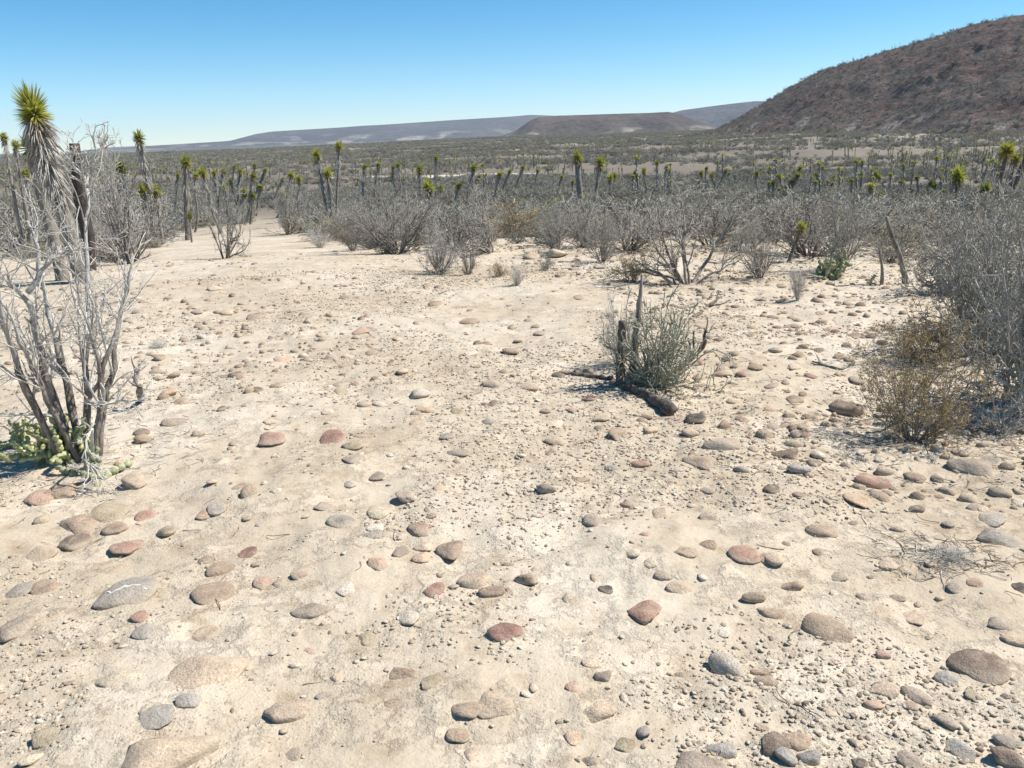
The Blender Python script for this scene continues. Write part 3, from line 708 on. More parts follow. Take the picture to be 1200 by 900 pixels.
PEB = [stone_mesh(400 + i, 1, 40, 7, .09, False) for i in range(9)]
for me in PEB: me.materials.append(M_pebble)
pebble_coll = variants('pebble_source', PEB)
def build_gravel():
    rng = np.random.default_rng(11)
    # gravel: grit of 3 to 12 mm, in drifts
    x, y = sector(rng, 300000, 1.0, 11, 44, .8)
    keep = rng.random(len(x)) < np.clip(.34 + 3.2 * fbm(x * 1.1, y * 1.1, 4, 55) + .5 * x / np.hypot(x, y), .015, 1)
    x, y = x[keep], y[keep]; n = len(x); r = np.hypot(x, y)
    s = (.0011 + .0095 * rng.random(n) ** 5) * (1 + .06 * r)
    z = fine_height(x, y) + s * .12
    scl = np.stack([s, s * rng.uniform(.5, 1, n), s * rng.uniform(.35, .65, n)], 1)
    scatter('gravel', np.stack([x, y, z], 1), rng.uniform(-1, 1, (n, 3)) * [.5, .5, 3.1], scl, pebble_coll, 9, 1, 'fine pale gravel scattered over the sand', 'gravel')
    # pebbles: 1 to 4 cm
    x, y = sector(rng, 13000, 1.1, 15, 44, 1.0)
    keep = rng.random(len(x)) < np.clip(.36 + 1.5 * fbm(x * .6, y * .6, 3, 66) + .22 * x / np.hypot(x, y), .06, 1)
    x, y = x[keep], y[keep]; n = len(x); r = np.hypot(x, y)
    s = .0045 + .022 * rng.random(n) ** 4.5 + .0012 * r * rng.random(n)
    z = fine_height(x, y) + s * .02
    scl = np.stack([s, s * rng.uniform(.5, 1, n), s * rng.uniform(.3, .6, n)], 1)
    scatter('pebbles', np.stack([x, y, z], 1), rng.uniform(-1, 1, (n, 3)) * [.3, .3, 3.1], scl, pebble_coll, 9, 2, 'small brown and tan pebbles lying between the cobbles', 'pebbles')
    # far cobbles past the three hundred
    x, y = sector(rng, 11000, 3.6, 15, 40, 1.4)
    keep = rng.random(len(x)) < np.clip(.46 + 1.7 * fbm(x * .5, y * .5, 3, 77) + 1.0 * x / np.hypot(x, y), .06, 1)
    x, y = x[keep], y[keep]; n = len(x)
    s = .011 + .042 * rng.random(n) ** 3
    z = fine_height(x, y) + s * .05
    scl = np.stack([s, s * rng.uniform(.65, 1, n), s * rng.uniform(.4, .7, n)], 1)
    S2 = []
    for i in range(8):
        me = stone_mesh(500 + i, 2, 12 + 7 * (i % 4), 9, .06); me.materials.append(M_rubble); S2.append(me)
    scatter('rubble', np.stack([x, y, z], 1), rng.uniform(-1, 1, (n, 3)) * [.2, .2, 3.1], scl, variants('rubble_source', S2), 8, 3, 'small stones thick on the far side of the clearing', 'stones')
build_gravel()

# ------------------------------------------------------------------ shrubs
def fan(rng, n, spread, r=.06):
    """n stems starting round a root crown, leaning outwards"""
    a = rng.uniform(0, 2 * math.pi, n); t = rng.uniform(.1, 1, n) ** .8 * spread
    d = np.stack([np.cos(a) * np.sin(t), np.sin(a) * np.sin(t), np.cos(t)], 1)
    p = np.stack([np.cos(a) * r * rng.random(n), np.sin(a) * r * rng.random(n), np.full(n, -.03)], 1)
    return p, d

def norm_parts(parts):
    """scale so that the plant is one unit tall"""
    z = np.concatenate([np.concatenate(g.v)[:, 2] for g in parts if g.n]); k = 1 / np.percentile(z, 99.3)
    for g in parts:
        g.v = [v * k for v in g.v]
    return parts

def shrub(seed, stems=12, spread=.85, m=(6, 5, 3), rad=.016, rmin=.0022, leaf=None, K0=6, wander=.16, up=.06, ang=(.65, .7, .7), lr=(.55, .5, .5), sides=(5, 4, 3, 3), low=.06):
    rng = np.random.default_rng(seed); A, B, Cc = Geo(), Geo(), Geo()
    p, d = fan(rng, stems, spread)
    L = rng.uniform(.65, 1.1, stems)
    P = grow(rng, p, d, L, K0, wander, up); rd = rad * rng.uniform(.6, 1.2, stems)[:, None] * np.linspace(1, .35, K0)[None]
    tubes(A, P, rd, sides[0], .08, rng)
    lev = [(P, rd)]
    for k, mm in enumerate(m):
        C, r = sprout(rng, lev[-1][0], lev[-1][1], mm, ang[k], lr[k], low if k == 0 else .08, 1.0, 5 if k == 0 else 4 if k == 1 else 3, wander * 1.25, up, .6, rmin, .5)
        tubes(A if k == 0 else B, C, r, sides[k + 1]); lev.append((C, r))
    if leaf: leaves(Cc, lev[-1][0], leaf[0], leaf[1], rng, leaf[1] * .6)
    gs = norm_parts([g for g in (A, B, Cc) if g.n])
    return [g.mesh(nm) for g, nm in zip(gs, ('stems', 'twigs', 'leaves'))]

def put(name, kind, px, py, w, h, label, cat='shrub', group=None, ref=None, rot=None, mats=None, p=None, seed=0):
    """plant a shrub: base at this point of the photograph, w wide and h tall there"""
    rng = random.Random(int(px * 7 + py * 131) + seed)
    if p is None: p = ground_at(px, py)
    k = math.sqrt(p[0] ** 2 + p[1] ** 2 + (EYE - p[2]) ** 2) / FPX
    meshes, ratio, mats0 = KINDS[kind]
    meshes = meshes[rng.randrange(len(meshes))]
    e = empty(name, (p[0], p[1], p[2] - .01), label, cat, group)
    e.rotation_euler = (0, 0, rng.uniform(0, 6.28) if rot is None else rot)
    hz = h * k * 1.03; wx = w * k / ratio
    for i, me in enumerate(meshes):
        o = link(('stems', 'twigs', 'leaves')[i], me, None, e)
        o.scale = (wx, wx, hz)
        if not me.materials: me.materials.append(mats0[i])
    if label: USED.add(label)
    if ref: anchor('plant', px, py - h * .5, ref)
    return e

KINDS = {
 'bare': ([shrub(s, 16, 1.1, (7, 5, 3), .016, .003) for s in (1, 2, 3, 4)], 1.5, (M_bark, M_twig_mid)),
 'limbs': ([shrub(s, 9, 1.05, (6, 5, 4), .024, .003, K0=8, wander=.24, up=.03, low=.15) for s in (11, 12)], 1.7, (M_bark, M_twig_mid)),
 'bushy': ([shrub(s, 26, 1.15, (6, 5, 3), .012, .003) for s in (21, 22, 23)], 1.4, (M_bark, M_twig)),
 'mid': ([shrub(s, 18, 1.2, (5, 4, 3), .016, .006, sides=(4, 3, 3, 3)) for s in (31, 32, 33, 34, 35)], 1.45, (M_bark, M_twig_far)),
 'olive': ([shrub(s, 18, 1.2, (5, 4, 2), .015, .006, leaf=(3, .028), sides=(4, 3, 3, 3)) for s in (41, 42, 43)], 1.45, (M_bark, M_twig_far, M_olive)),
 'dull': ([shrub(s, 18, 1.2, (5, 4, 3), .016, .006, sides=(4, 3, 3, 3)) for s in (36, 37, 38)], 1.45, (M_bark, M_twig_dark)),
 'straw': ([shrub(s, 22, 1.1, (5, 4, 2), .012, .006, leaf=(2, .028), sides=(4, 3, 3, 3)) for s in (46, 47)], 1.45, (M_brown_twig, M_twig_olive, M_brownleaf)),
 'brown': ([shrub(s, 30, 1.1, (5, 5, 2), .008, .0026, leaf=(4, .017), wander=.16) for s in (51, 52)], 1.45, (M_brown_twig, M_brown_twig, M_brownleaf)),
 'pencil': ([shrub(s, 44, 1.35, (6, 4), .015, .0075, wander=.3, up=.05, ang=(.55, .65, .6), lr=(.5, .45, .4)) for s in (61, 62)], 1.5, (M_pencil, M_pencil)),
 'thicket': ([shrub(s, 20, 1.3, (6, 5, 3), .018, .0042, wander=.28, up=.03, ang=(.8, .85, .8)) for s in (81, 82, 83)], 1.7, (M_thicket, M_thicket)),
 'tuft': ([shrub(s, 40, .8, (4, 3), .010, .005, wander=.14) for s in (71, 72)], 1.4, (M_twig, M_twig)),
}

# --- the old grey shrub by the left edge: thick leaning stems, each its own part with its twigs
def old_shrub():
    rng = np.random.default_rng(77)
    base = ground_at(96, 541); Y0 = float(base[1])
    e = empty('old_shrub', base, 'old many-stemmed grey shrub with cactus at its foot, nearest the left edge', 'shrub')
    anchor('plant', 90, 380, 'the old many-stemmed shrub')
    S = [  # px, py, depth offset; radius in px at foot
     ([(84, 535, 0), (72, 490, .05), (52, 425, .05), (42, 372, 0), (30, 340, -.05), (6, 318, -.1)], 6.5),
     ([(33, 343, -.04), (48, 318, -.02), (66, 302, 0), (92, 289, .05)], 3.6),
     ([(98, 538, .05), (82, 470, .12), (66, 410, .2), (54, 350, .25), (44, 300, .25), (36, 262, .3)], 5.5),
     ([(103, 532, .1), (101, 450, .2), (106, 395, .3), (104, 320, .4), (104, 260, .45), (106, 228, .5)], 5.2),
     ([(102, 228, .5), (92, 200, .5), (74, 160, .45)], 2.2), ([(102, 230, .5), (106, 195, .55), (131, 158, .6)], 2.2), ([(102, 226, .5), (112, 190, .5), (110, 148, .45)], 1.8),
     ([(112, 540, .0), (113, 480, .02), (124, 425, .05), (141, 372, .1), (154, 330, .12), (161, 300, .12)], 4.4),
     ([(116, 538, .05), (126, 460, .15), (138, 400, .25), (148, 345, .3), (152, 305, .3)], 4.2),
     ([(70, 535, -.05), (32, 462, -.15), (12, 405, -.2), (2, 350, -.25), (-6, 300, -.3)], 5.0),
     ([(92, 540, 0), (58, 470, -.1), (36, 420, -.15), (18, 385, -.2), (-4, 340, -.2)], 3.8),
     ([(104, 470, .1), (118, 440, .0), (110, 395, -.05), (88, 350, -.1), (82, 300, -.1)], 2.6),
     ([(108, 530, -.1), (112, 500, -.2), (104, 515, -.3), (100, 540, -.35), (112, 562, -.38)], 2.2),
     ([(108, 472, 0), (140, 468, -.1), (176, 473, -.15)], 2.4),
    ]
    for pts, rp in S:
        P = np.array([at_depth(x, y, Y0 + dy) for x, y, dy in pts])
        s = np.linspace(0, len(P) - 1, 12); i = np.minimum(s.astype(int), len(P) - 2); f = (s - i)[:, None]
        Q = P[i] * (1 - f) + P[i + 1] * f
        Q[1:-1] = .25 * Q[:-2] + .5 * Q[1:-1] + .25 * Q[2:]
        Q[1:] += np.cumsum(rng.standard_normal((11, 3)), 0) * .0045 + rng.standard_normal((11, 3)) * .006
        k = Y0 / FPX * 1.08
        rd = rp * .80 * k * np.interp(np.linspace(0, 1, 12), [0, .35, 1], [1.1, .85, .28]) * rng.uniform(.88, 1.14, 12)
        Q = Q - base
        g = Geo(); tubes(g, Q, rd, 10, .10, rng)
        st = link('stem', g.mesh('stem'), M_oldbark if rp > 2.5 else M_twig, e)
        g = Geo()
        C, r = sprout(rng, Q[None], rd[None], 12 if rp > 2 else 6, .7, .38, .15, 1, 6, .2, .06, .42, .003, .5); 
        tubes(g, C, r, 5)
        C2, r2 = sprout(rng, C, r, 4, .7, .5, .15, 1, 5, .25, .02, .6, .0019, .5); tubes(g, C2, r2, 4)
        C3, r3 = sprout(rng, C2, r2, 3, .75, .5, .15, 1, 3, .25, .0, .7, .0014, .6); tubes(g, C3, r3, 3)
        tag(link('twigs', g.mesh('twigs'), M_twig, st), kind='stuff')
old_shrub()

# --- jointed pale cactus at the foot of the old shrub
def joint_chain(g, rng, p, d, n, L, r, bumps=9):
    """a cactus arm of n sausage joints with warty ridges"""
    for j in range(n):
        d = nz(d + rng.standard_normal(3) * .45 + np.array([0, 0, .12])); K = 7
        t = np.linspace(0, 1, K); P = p[None] + d[None] * (t * L)[:, None]
        prof = np.sin(np.clip(t * .93 + .05, 0, 1) * math.pi) ** .45
        tubes(g, P, r * np.maximum(prof, .25) * (1 + .10 * (np.arange(K) % 2)), bumps, .14, rng)
        p = p + d * L * .93; L *= rng.uniform(.82, 1.0); r *= .96
    return p
def cactus(name, px, py, label, arms, L, r, spread, mat, ref=None, off=(0, 0), seed=0, cat='cactus', n=(3, 6)):
    rng = np.random.default_rng(int(px * 13 + py) + seed); base = ground_at(px, py)
    e = empty(name, base, label, cat); USED.add(label)
    if ref: anchor('plant', px, py - 12, ref)
    for k in range(arms):
        g = Geo(); a = rng.uniform(0, 6.28); t = rng.uniform(.1, spread)
        d = np.array([math.cos(a) * math.sin(t), math.sin(a) * math.sin(t), math.cos(t)])
        p = np.array([rng.normal(0, r * 2.5), rng.normal(0, r * 2.5), -.01])
        joint_chain(g, rng, p, d, int(rng.integers(*n)), L * rng.uniform(.8, 1.2), r * rng.uniform(.8, 1.2))
        link('arm', g.mesh('arm'), mat, e)
    return e
cactus('cholla_cactus', 72, 540, 'low pale green jointed cactus at the foot of the old grey shrub', 46, .055, .0165, 1.05, M_cholla, 'the low pale green cactus', n=(3, 8))
cactus('cholla_cactus', 26, 520, 'pale yellowish cactus clump behind the low green cactus at the left edge', 16, .045, .015, 1.3, M_cholla)
cactus('cholla_cactus', 118, 556, 'dark little cactus in the shadow under the old grey shrub', 7, .045, .018, 1.0, M_cactus)

# --- the centre: pencil-stemmed bush, two dead posts, a log
def dead_post(name, pts, Y, rp, label, mat, cat='stump', ref=None, sides=9, rough=.1, taper=(1, .75), jag=True):
    rng = np.random.default_rng(int(pts[0][0] * 3 + pts[0][1])); k = Y / FPX * 1.04
    P = np.array([at_depth(q[0], q[1], Y + (q[2] if len(q) > 2 else 0)) for q in pts])
    P[0, 2] = float(height(P[0, 0], P[0, 1])) - .02
    base = P[0].copy(); s = np.linspace(0, len(P) - 1, 11); i = np.minimum(s.astype(int), len(P) - 2); f = (s - i)[:, None]
    Q = P[i] * (1 - f) + P[i + 1] * f - base
    Q[1:-1] += rng.standard_normal((9, 3)) * rp * k * .12
    g = Geo(); tubes(g, Q, rp * k * np.linspace(taper[0], taper[1], 11) * rng.uniform(.88, 1.12, 11), sides, rough, rng)
    USED.add(label); o = link(name, g.mesh(name), mat, None, base); tag(o, label, cat)
    if ref: anchor('plant', pts[0][0], (pts[0][1] + pts[-1][1]) / 2, ref)
    return o
cb = ground_at(757, 452); CY = float(cb[1])
put('pencil_bush', 'pencil', 766, 452, 100, 106, 'grey-green bush of pencil-thin stems alone in the middle of the clearing', ref='the lone grey-green bush')
put('grey_shrub', 'tuft', 726, 428, 74, 84, 'pale twiggy shrub grown through the left flank of the lone grey-green bush')
dead_post('dead_stump', [(727, 446), (726, 420), (728, 392), (729, 376)], CY, 5.4, 'dark dead stump beside the lone grey-green bush', M_darkbark, ref='the dark dead stump')
dead_post('dead_spike', [(741, 450), (744, 400), (749, 360), (753, 322)], CY + .1, 5.2, 'tall grey wooden spike rising out of the lone grey-green bush', M_bark, 'dead wood', taper=(1.1, .25))
def log(name, pts, rp, label, mat, taper=(.7, 1.1), cat='dead wood', lift=.6, twigs=0):
    rng = np.random.default_rng(int(pts[0][0])); P = np.array([ground_at(x, y) for x, y in pts]); base = P[0].copy()
    k = base[1] / FPX * 1.05
    s = np.linspace(0, len(P) - 1, 14); i = np.minimum(s.astype(int), len(P) - 2); f = (s - i)[:, None]
    Q = P[i] * (1 - f) + P[i + 1] * f
    rad = rp * k * np.linspace(taper[0], taper[1], 14)
    Q[:, 2] = height(Q[:, 0], Q[:, 1]) + rad * lift
    Q[1:-1] += rng.standard_normal((12, 3)) * rp * k * .15
    g = Geo(); tubes(g, Q - base, rad * rng.uniform(.82, 1.15, 14), 12, .2, rng)
    o = link(name, g.mesh(name), mat, None, base); tag(o, label, cat); USED.add(label)
    if twigs:
        g = Geo(); C, r = sprout(rng, (Q - base)[None], rad[None], twigs, .8, .35, .1, 1, 4, .2, .0, .5, .002, .6); 
        for c_, r_ in zip(C, r):
            g = Geo(); tubes(g, c_, r_, 4); link('twig', g.mesh('twig'), mat, o)
    return o
log('fallen_log', [(722, 452), (738, 458), (754, 464), (770, 474), (786, 486)], 6.8, 'dark rotting log lying in front of the lone grey-green bush', M_darkbark, (.5, 1.0))
def raised_stick(pts, rp, label, mat):
    """dead branch standing out of the ground: (px, py, metres above ground at that place)"""
    P = np.array([ground_at(pts[0][0], pts[0][1])] + [at_depth(x, y, Yd) for x, y, Yd in pts[1:]]); base = P[0].copy()
    rng = np.random.default_rng(int(pts[0][0])); k = base[1] / FPX * 1.05
    s = np.linspace(0, len(P) - 1, 9); i = np.minimum(s.astype(int), len(P) - 2); f = (s - i)[:, None]
    Q = P[i] * (1 - f) + P[i + 1] * f - base; Q[1:] += rng.standard_normal((8, 3)) * .006
    g = Geo(); rad = rp * k * np.linspace(1, .55, 9); tubes(g, Q, rad, 7, .1, rng)
    o = link('dead_branch', g.mesh('dead_branch'), mat, None, base); tag(o, label, 'dead branch'); USED.add(label)
    g = Geo(); C, r = sprout(rng, Q[None], rad[None], 5, .8, .3, .3, 1, 4, .2, .05, .5, .002, .6); 
    for c_, r_ in zip(C, r):
        g = Geo(); tubes(g, c_, r_, 4); link('twig', g.mesh('twig'), mat, o)
raised_stick([(795, 432), (812, 418, CY + .1), (824, 406, CY + .15), (828, 386, CY + .15)], 3.4, 'crooked dead branch sticking up just right of the lone grey-green bush', M_darkbark)
raised_stick([(812, 374), (826, 362, 7.4), (841, 350, 7.6)], 3.0, 'short dark dead branch slanting up beyond the lone grey-green bush', M_darkbark)
raised_stick([(166, 470), (163, 455, 4.9), (156, 432, 5.0)], 4.0, 'broken dark stub standing right of the old grey shrub', M_bark)
log('stick_or_shadow', [(655, 438), (672, 440), (700, 443), (718, 446)], 3.2, 'dark strip modelled as the shadow left of the dark dead stump', M_darkbark, (.6, 1), 'dead branch')  # dark rod laid along the stump's cast shadow, standing in for that shade
log('stick_or_shadow', [(1000, 428), (985, 434), (968, 430), (952, 424)], 2.0, 'thin dead stick lying among stones left of the brown leafy bush', M_bark, (1, .5), 'dead branch', twigs=4)
log('stick_or_shadow', [(1120, 470), (1075, 485), (1040, 505), (1022, 507)], 2.0, 'long pale curved stick lying across the brown leafy bush', M_twig, (.7, .8), 'dead branch', lift=6)

# --- the right side
put('brown_bush', 'brown', 1072, 516, 128, 122, 'brown leafy bush with fine twigs, in front of the big grey thicket', ref='the brown leafy bush')
put('brown_bush', 'brown', 1085, 425, 95, 62, 'low brown bush at the foot of the big grey thicket', ref='the low brown bush')
put('grey_thicket_shrub', 'thicket', 1206, 492, 190, 240, 'huge tangled grey shrub filling the right edge', ref='the huge tangled shrub')
put('grey_thicket_shrub', 'thicket', 1158, 415, 150, 165, 'tall tangled grey shrub between the brown leafy bush and the leaning yuccas')
put('grey_thicket_shrub', 'thicket', 1130, 385, 105, 118, 'tangled grey shrub behind the low brown bush')
put('grey_thicket_shrub', 'thicket', 1190, 395, 170, 160, 'pale tangled shrub behind the huge tangled shrub at the right edge')
put('grey_thicket_shrub', 'thicket', 1240, 470, 200, 220, 'tangled grey shrub cut by the right edge of the photo')
put('grey_thicket_shrub', 'thicket', 1112, 345, 90, 78, 'dense pale shrub right of the tall curved dead cactus stem')
put('litter_shrub', 'tuft', 1170, 505, 90, 42, 'low heap of dead grey twigs under the huge tangled shrub')
put('dry_tuft', 'tuft', 1110, 655, 60, 13, 'small dark dry mat of twigs on bare gravel at lower right')
put('dry_tuft', 'tuft', 186, 408, 30, 13, 'small grey dry tuft on pale sand near the old grey shrub')
dead_post('dead_cactus', [(1050, 362), (1057, 348), (1061, 325), (1054, 300), (1046, 278), (1039, 254)], 8.6, 3.2, 'tall curved dead cactus stem left of the big grey thicket', M_bark, 'cactus', 'the curved dead cactus stem', taper=(1.25, .6))
dead_post('dead_cactus', [(1035, 372), (1032, 345), (1034, 322), (1031, 292)], 8.5, 2.6, 'thin forked dead cactus left of the tall curved one', M_bark, 'cactus', taper=(1.2, .5))
dead_post('dead_cactus', [(1028, 347), (1020, 340), (1020, 330), (1026, 322)], 8.5, 2.4, 'short hooked cactus arm beside the thin forked dead cactus', M_cactus, 'cactus', taper=(1, .7))
dead_post('dead_cactus', [(1047, 356), (1049, 345), (1050, 336)], 8.7, 2.8, 'stubby cactus stem at the foot of the tall curved dead one', M_cactus, 'cactus', taper=(1, .7))
cactus('green_cactus', 974, 326, 'small green cactus clump beyond the right side of the clearing', 30, .075, .02, .85, M_cactus, 'the small green cactus clump', n=(3, 6))
cactus('green_cactus', 686, 282, 'green cactus clump at the foot of the twin tall yuccas', 18, .11, .03, .8, M_cactus, n=(3, 6))
put('pale_shrub', 'tuft', 934, 353, 26, 44, 'small pale shrub standing alone in front of the crooked yucca', ref='the small pale shrub')
put('grey_shrub', 'bare', 985, 318, 90, 90, 'pale grey shrub behind the small green cactus clump')
put('grey_shrub', 'limbs', 808, 333, 190, 125, 'big open grey shrub with wide crooked limbs behind the lone bush', ref='the big open crooked shrub')
put('brown_bush', 'brown', 742, 331, 58, 46, 'small straw-brown bush behind the lone grey-green bush', ref='the straw-brown bush')
put('brown_bush', 'brown', 585, 325, 26, 20, 'tiny dry brown bush on bare sand mid clearing edge')
put('grey_shrub', 'tuft', 606, 335, 26, 30, 'wispy little shrub beside the tiny dry brown bush')
put('grey_shrub', 'bushy', 515, 322, 52, 54, 'small dense pale shrub standing forward on the sand, mid left', ref='the small forward shrub')
put('grey_shrub', 'bare', 549, 322, 22, 48, 'thin upright shrub just right of the small forward shrub')
put('grey_shrub', 'bare', 466, 298, 128, 88, 'wide fan-shaped grey shrub with white twigs left of the small forward shrub', ref='the wide fan-shaped shrub')
put('grey_shrub', 'olive', 452, 297, 40, 26, 'low grey-green bush under the wide fan-shaped shrub')
put('grey_shrub', 'limbs', 575, 296, 130, 86, 'dark arching shrub behind the small forward shrub', ref='the dark arching shrub')
put('grey_shrub', 'bare', 414, 294, 46, 56, 'narrow upright grey shrub left of the wide fan-shaped shrub')
put('grey_shrub', 'limbs', 264, 303, 84, 86, 'lone open shrub with dark stems on bare sand, left of centre', ref='the lone dark-stemmed shrub')
put('grey_shrub', 'bare', 338, 275, 62, 58, 'grey shrub at the end of the bare sandy gap', ref='the shrub by the sandy gap')
put('grey_shrub', 'bare', 152, 309, 120, 118, 'bushy pale shrub beneath the paired bright yuccas', ref='the bushy pale shrub')
put('grey_shrub', 'limbs', 128, 300, 84, 62, 'open pale shrub in front of the charred trunk')
put('grey_shrub', 'mid', 30, 300, 120, 70, 'low grey shrub by the foot of the tallest yucca')
put('grey_shrub', 'bare', 650, 296, 60, 55, 'grey shrub at the foot of the twin tall yuccas')
put('grey_shrub', 'bare', 706, 306, 70, 58, 'pale twiggy shrub left of the big open crooked shrub')
put('grey_shrub', 'bare', 890, 326, 80, 62, 'low spreading grey shrub right of the big open crooked shrub')
put('grey_shrub', 'tuft', 375, 290, 40, 24, 'low pale tuft at the left end of the fan-shaped shrub')
put('grey_shrub', 'mid', 640, 318, 24, 20, 'tiny grey shrub in front of the twin tall yuccas')

# ------------------------------------------------------------------ yuccas
def blades(g, base, d, L, w, rng, droop=.0, K=4, fold=.25):
    n = len(base); side = nz(np.cross(d, rng.standard_normal((n, 3)) * .3 + np.array([0, 0, 1.0])))
    nrm = np.cross(side, d); rows = []
    prof = np.interp(np.linspace(0, 1, K), [0, .35, 1], [.75, 1, .06])
    for k in range(K):
        t = k / (K - 1); c = base + d * (L * t)[:, None]; c = c.copy(); c[:, 2] -= droop * (L * t * t)
        ww = (w * prof[k])[:, None]
        rows.append(np.stack([c - side * ww + nrm * ww * fold, c, c + side * ww + nrm * ww * fold], 1))
    V = np.stack(rows, 1); idx = np.arange(n * K * 3).reshape(n, K, 3)
    q = np.stack([idx[:, :-1, :-1], idx[:, :-1, 1:], idx[:, 1:, 1:], idx[:, 1:, :-1]], -1).reshape(-1, 4)
    g.add(V.reshape(-1, 3), q)
def crown_mesh(seed, n, w, zlo, zhi, K=3, droop=.1):
    rng = np.random.default_rng(seed); g = Geo()
    z = rng.uniform(zlo, zhi, n); a = rng.uniform(0, 6.283, n); s = np.sqrt(np.maximum(0, 1 - z * z))
    d = np.stack([s * np.cos(a), s * np.sin(a), z], 1); d = nz(d + rng.standard_normal((n, 3)) * .08)
    base = np.stack([d[:, 0] * .1, d[:, 1] * .1, d[:, 2] * .25 - .05], 1)
    L = rng.uniform(.72, 1.05, n) * np.where(z > .6, 1.05, .9)
    blades(g, base, d, L, w * rng.uniform(.7, 1.2, n), rng, droop, K)
    return g.mesh('crown')
def skirt_mesh(seed, n, w, K=3):
    """dead leaves hanging along a unit length of trunk below the crown, z from 0 down to -1"""
    rng = np.random.default_rng(seed); g = Geo()
    t = rng.random(n) ** 1.25; a = rng.uniform(0, 6.283, n)
    o = np.stack([np.cos(a), np.sin(a), 0 * a], 1)
    d = nz(o * (rng.uniform(.5, 1.5, n) * np.interp(t, [0, .15, 1], [2.2, 1.2, .45]))[:, None] + np.array([0, 0, -.42]) * rng.uniform(.3, 1.6, n)[:, None])
    base = o * .26; base[:, 2] = -t
    L = rng.uniform(.5, 1.0, n) * np.interp(t, [0, .5, 1], [.95, .9, .6])
    sgn = d.copy(); sgn[:, 2] *= .35
    blades(g, base, sgn, L, w * rng.uniform(.6, 1.2, n), rng, .12, K)
    return g.mesh('dead_leaves')
CROWN = [crown_mesh(s, 150, .085, -.25, 1.0) for s in range(4)]
DRY = [crown_mesh(s + 20, 45, .065, -.9, -.2) for s in range(3)]
SKIRT = [skirt_mesh(s, 130, .07) for s in range(3)]
BIGCROWN, BIGDRY, BIGSKIRT = crown_mesh(50, 420, .045, -.25, 1.0, 4, .05), crown_mesh(51, 140, .045, -.95, -.15, 4), skirt_mesh(52, 620, .045, 4)
for me in CROWN + [BIGCROWN]: me.materials.append(M_yucca_leaf)
for me in DRY + [BIGDRY]: me.materials.append(M_yucca_brown)
for me in SKIRT + [BIGSKIRT]: me.materials.append(M_yucca_dead)

def yucca(cx, cy, w, bx=None, label=None, ref=None, skirt=.45, d=None, tr=.30, desc=None, tall=1.12, big=False, dark=False, bend=.12, group='yuccas scattered through the scrub'):
    """a yucca whose crown shows at (cx, cy), w wide; the foot shows at column bx"""
    rng = random.Random(int(cx * 17 + cy * 5)); CD = .46
    d = d or CD * FPX / w
    bx = cx + rng.uniform(-3, 3) if bx is None else bx
    top = at_depth(cx, cy, d)
    f = at_depth(bx, 250, d); fz = float(height(f[0], d)); base = np.array([f[0], d, fz - .04])
    cr_ = w * .5 * d / FPX * (1.04 if big else 1.45)
    name = 'yucca'
    e = empty(name, base, label, 'yucca', group)
    top = top - base
    H = top[2] - cr_ * .55
    axis0 = np.array([top[0], 0, H])
    t = np.linspace(0, 1, 12)[:, None]
    bow = np.sin(t * math.pi * rng.uniform(.9, 1.7)) * bend * np.minimum(1, (1 - t) * 3) * np.array([rng.uniform(-1, 1), rng.uniform(-1, 1), 0]) * .6
    P = axis0[None] * t + bow * min(1, H * .3)
    tube_r = cr_ * tr / (1.0 if big else 1.4)
    g = Geo(); rr_ = np.random.default_rng(int(cx)); rad = tube_r * np.interp(t[:, 0], [0, .12, 1], [1.25, 1.0, .8])
    tubes(g, P, rad, 9, .07, rr_)
    tk = link('trunk', g.mesh('trunk'), M_darkbark if dark else M_yucca_trunk, e)
    ax = nz((P[-1] - P[-4])[None])[0]
    q = Vector(ax).to_track_quat('Z', 'Y')
    c = link('crown', BIGCROWN if big else rng.choice(CROWN), None, e); c.location = P[-1] + ax * cr_ * .4
    c.rotation_mode = 'QUATERNION'; c.rotation_quaternion = q @ Euler((0, 0, rng.uniform(0, 6))).to_quaternion(); c.scale = (cr_, cr_, cr_ * tall)
    dl = link('dry_leaves', BIGDRY if big else rng.choice(DRY), None, c)
    sl = skirt * H
    if sl > .1:
        s = link('dead_leaves', BIGSKIRT if big else rng.choice(SKIRT), None, tk); s.location = P[-1] + ax * cr_ * .1
        s.rotation_mode = 'QUATERNION'; s.rotation_quaternion = q @ Euler((0, 0, rng.uniform(0, 6))).to_quaternion()
        s.scale = (cr_ * (.92 if big else .66), cr_ * (.92 if big else .66), sl)
    if label: USED.add(label)
    else: YPEND.append((e, desc or 'yucca', cx, cy))
    if ref: anchor('plant', cx, cy, ref)
    return e
YPEND = []
yucca(40, 129, 42, 84, 'tallest yucca, shaggy grey trunk leaning left against the sky', 'the tallest shaggy yucca', .52, tr=.40, tall=1.45, big=True, bend=.03)
yucca(36, 172, 22, 60, 'dry-headed yucca half hidden behind the tallest shaggy yucca', None, .3, d=10.9, tr=.62, tall=1.2, bend=.03)
yucca(4, 161, 9, 20, 'slim bent yucca at the very left edge against the sky', 'the slim bent yucca', .25, tr=.42, d=30)
yucca(18, 170, 9.5, 30, 'slim yucca between the left edge and the tallest shaggy yucca', None, .4, tr=.42, d=31)
yucca(30, 203, 9, 33, 'short yucca left of the foot of the tallest shaggy yucca', None, .2, d=30)
yucca(163, 161, 13, 175, 'tall slender yucca standing above the skyline on the left', 'the tall slender skyline yucca', .45)
yucca(142, 197, 13, 150, 'yucca between the charred trunk and the tall slender skyline yucca', None, .3)
yucca(168, 223, 13, 166, 'left one of two bright yellow-green yucca heads side by side', 'the paired bright yuccas', .2)
yucca(183, 225, 13, 186, 'right one of two bright yellow-green yucca heads side by side', None, .2)
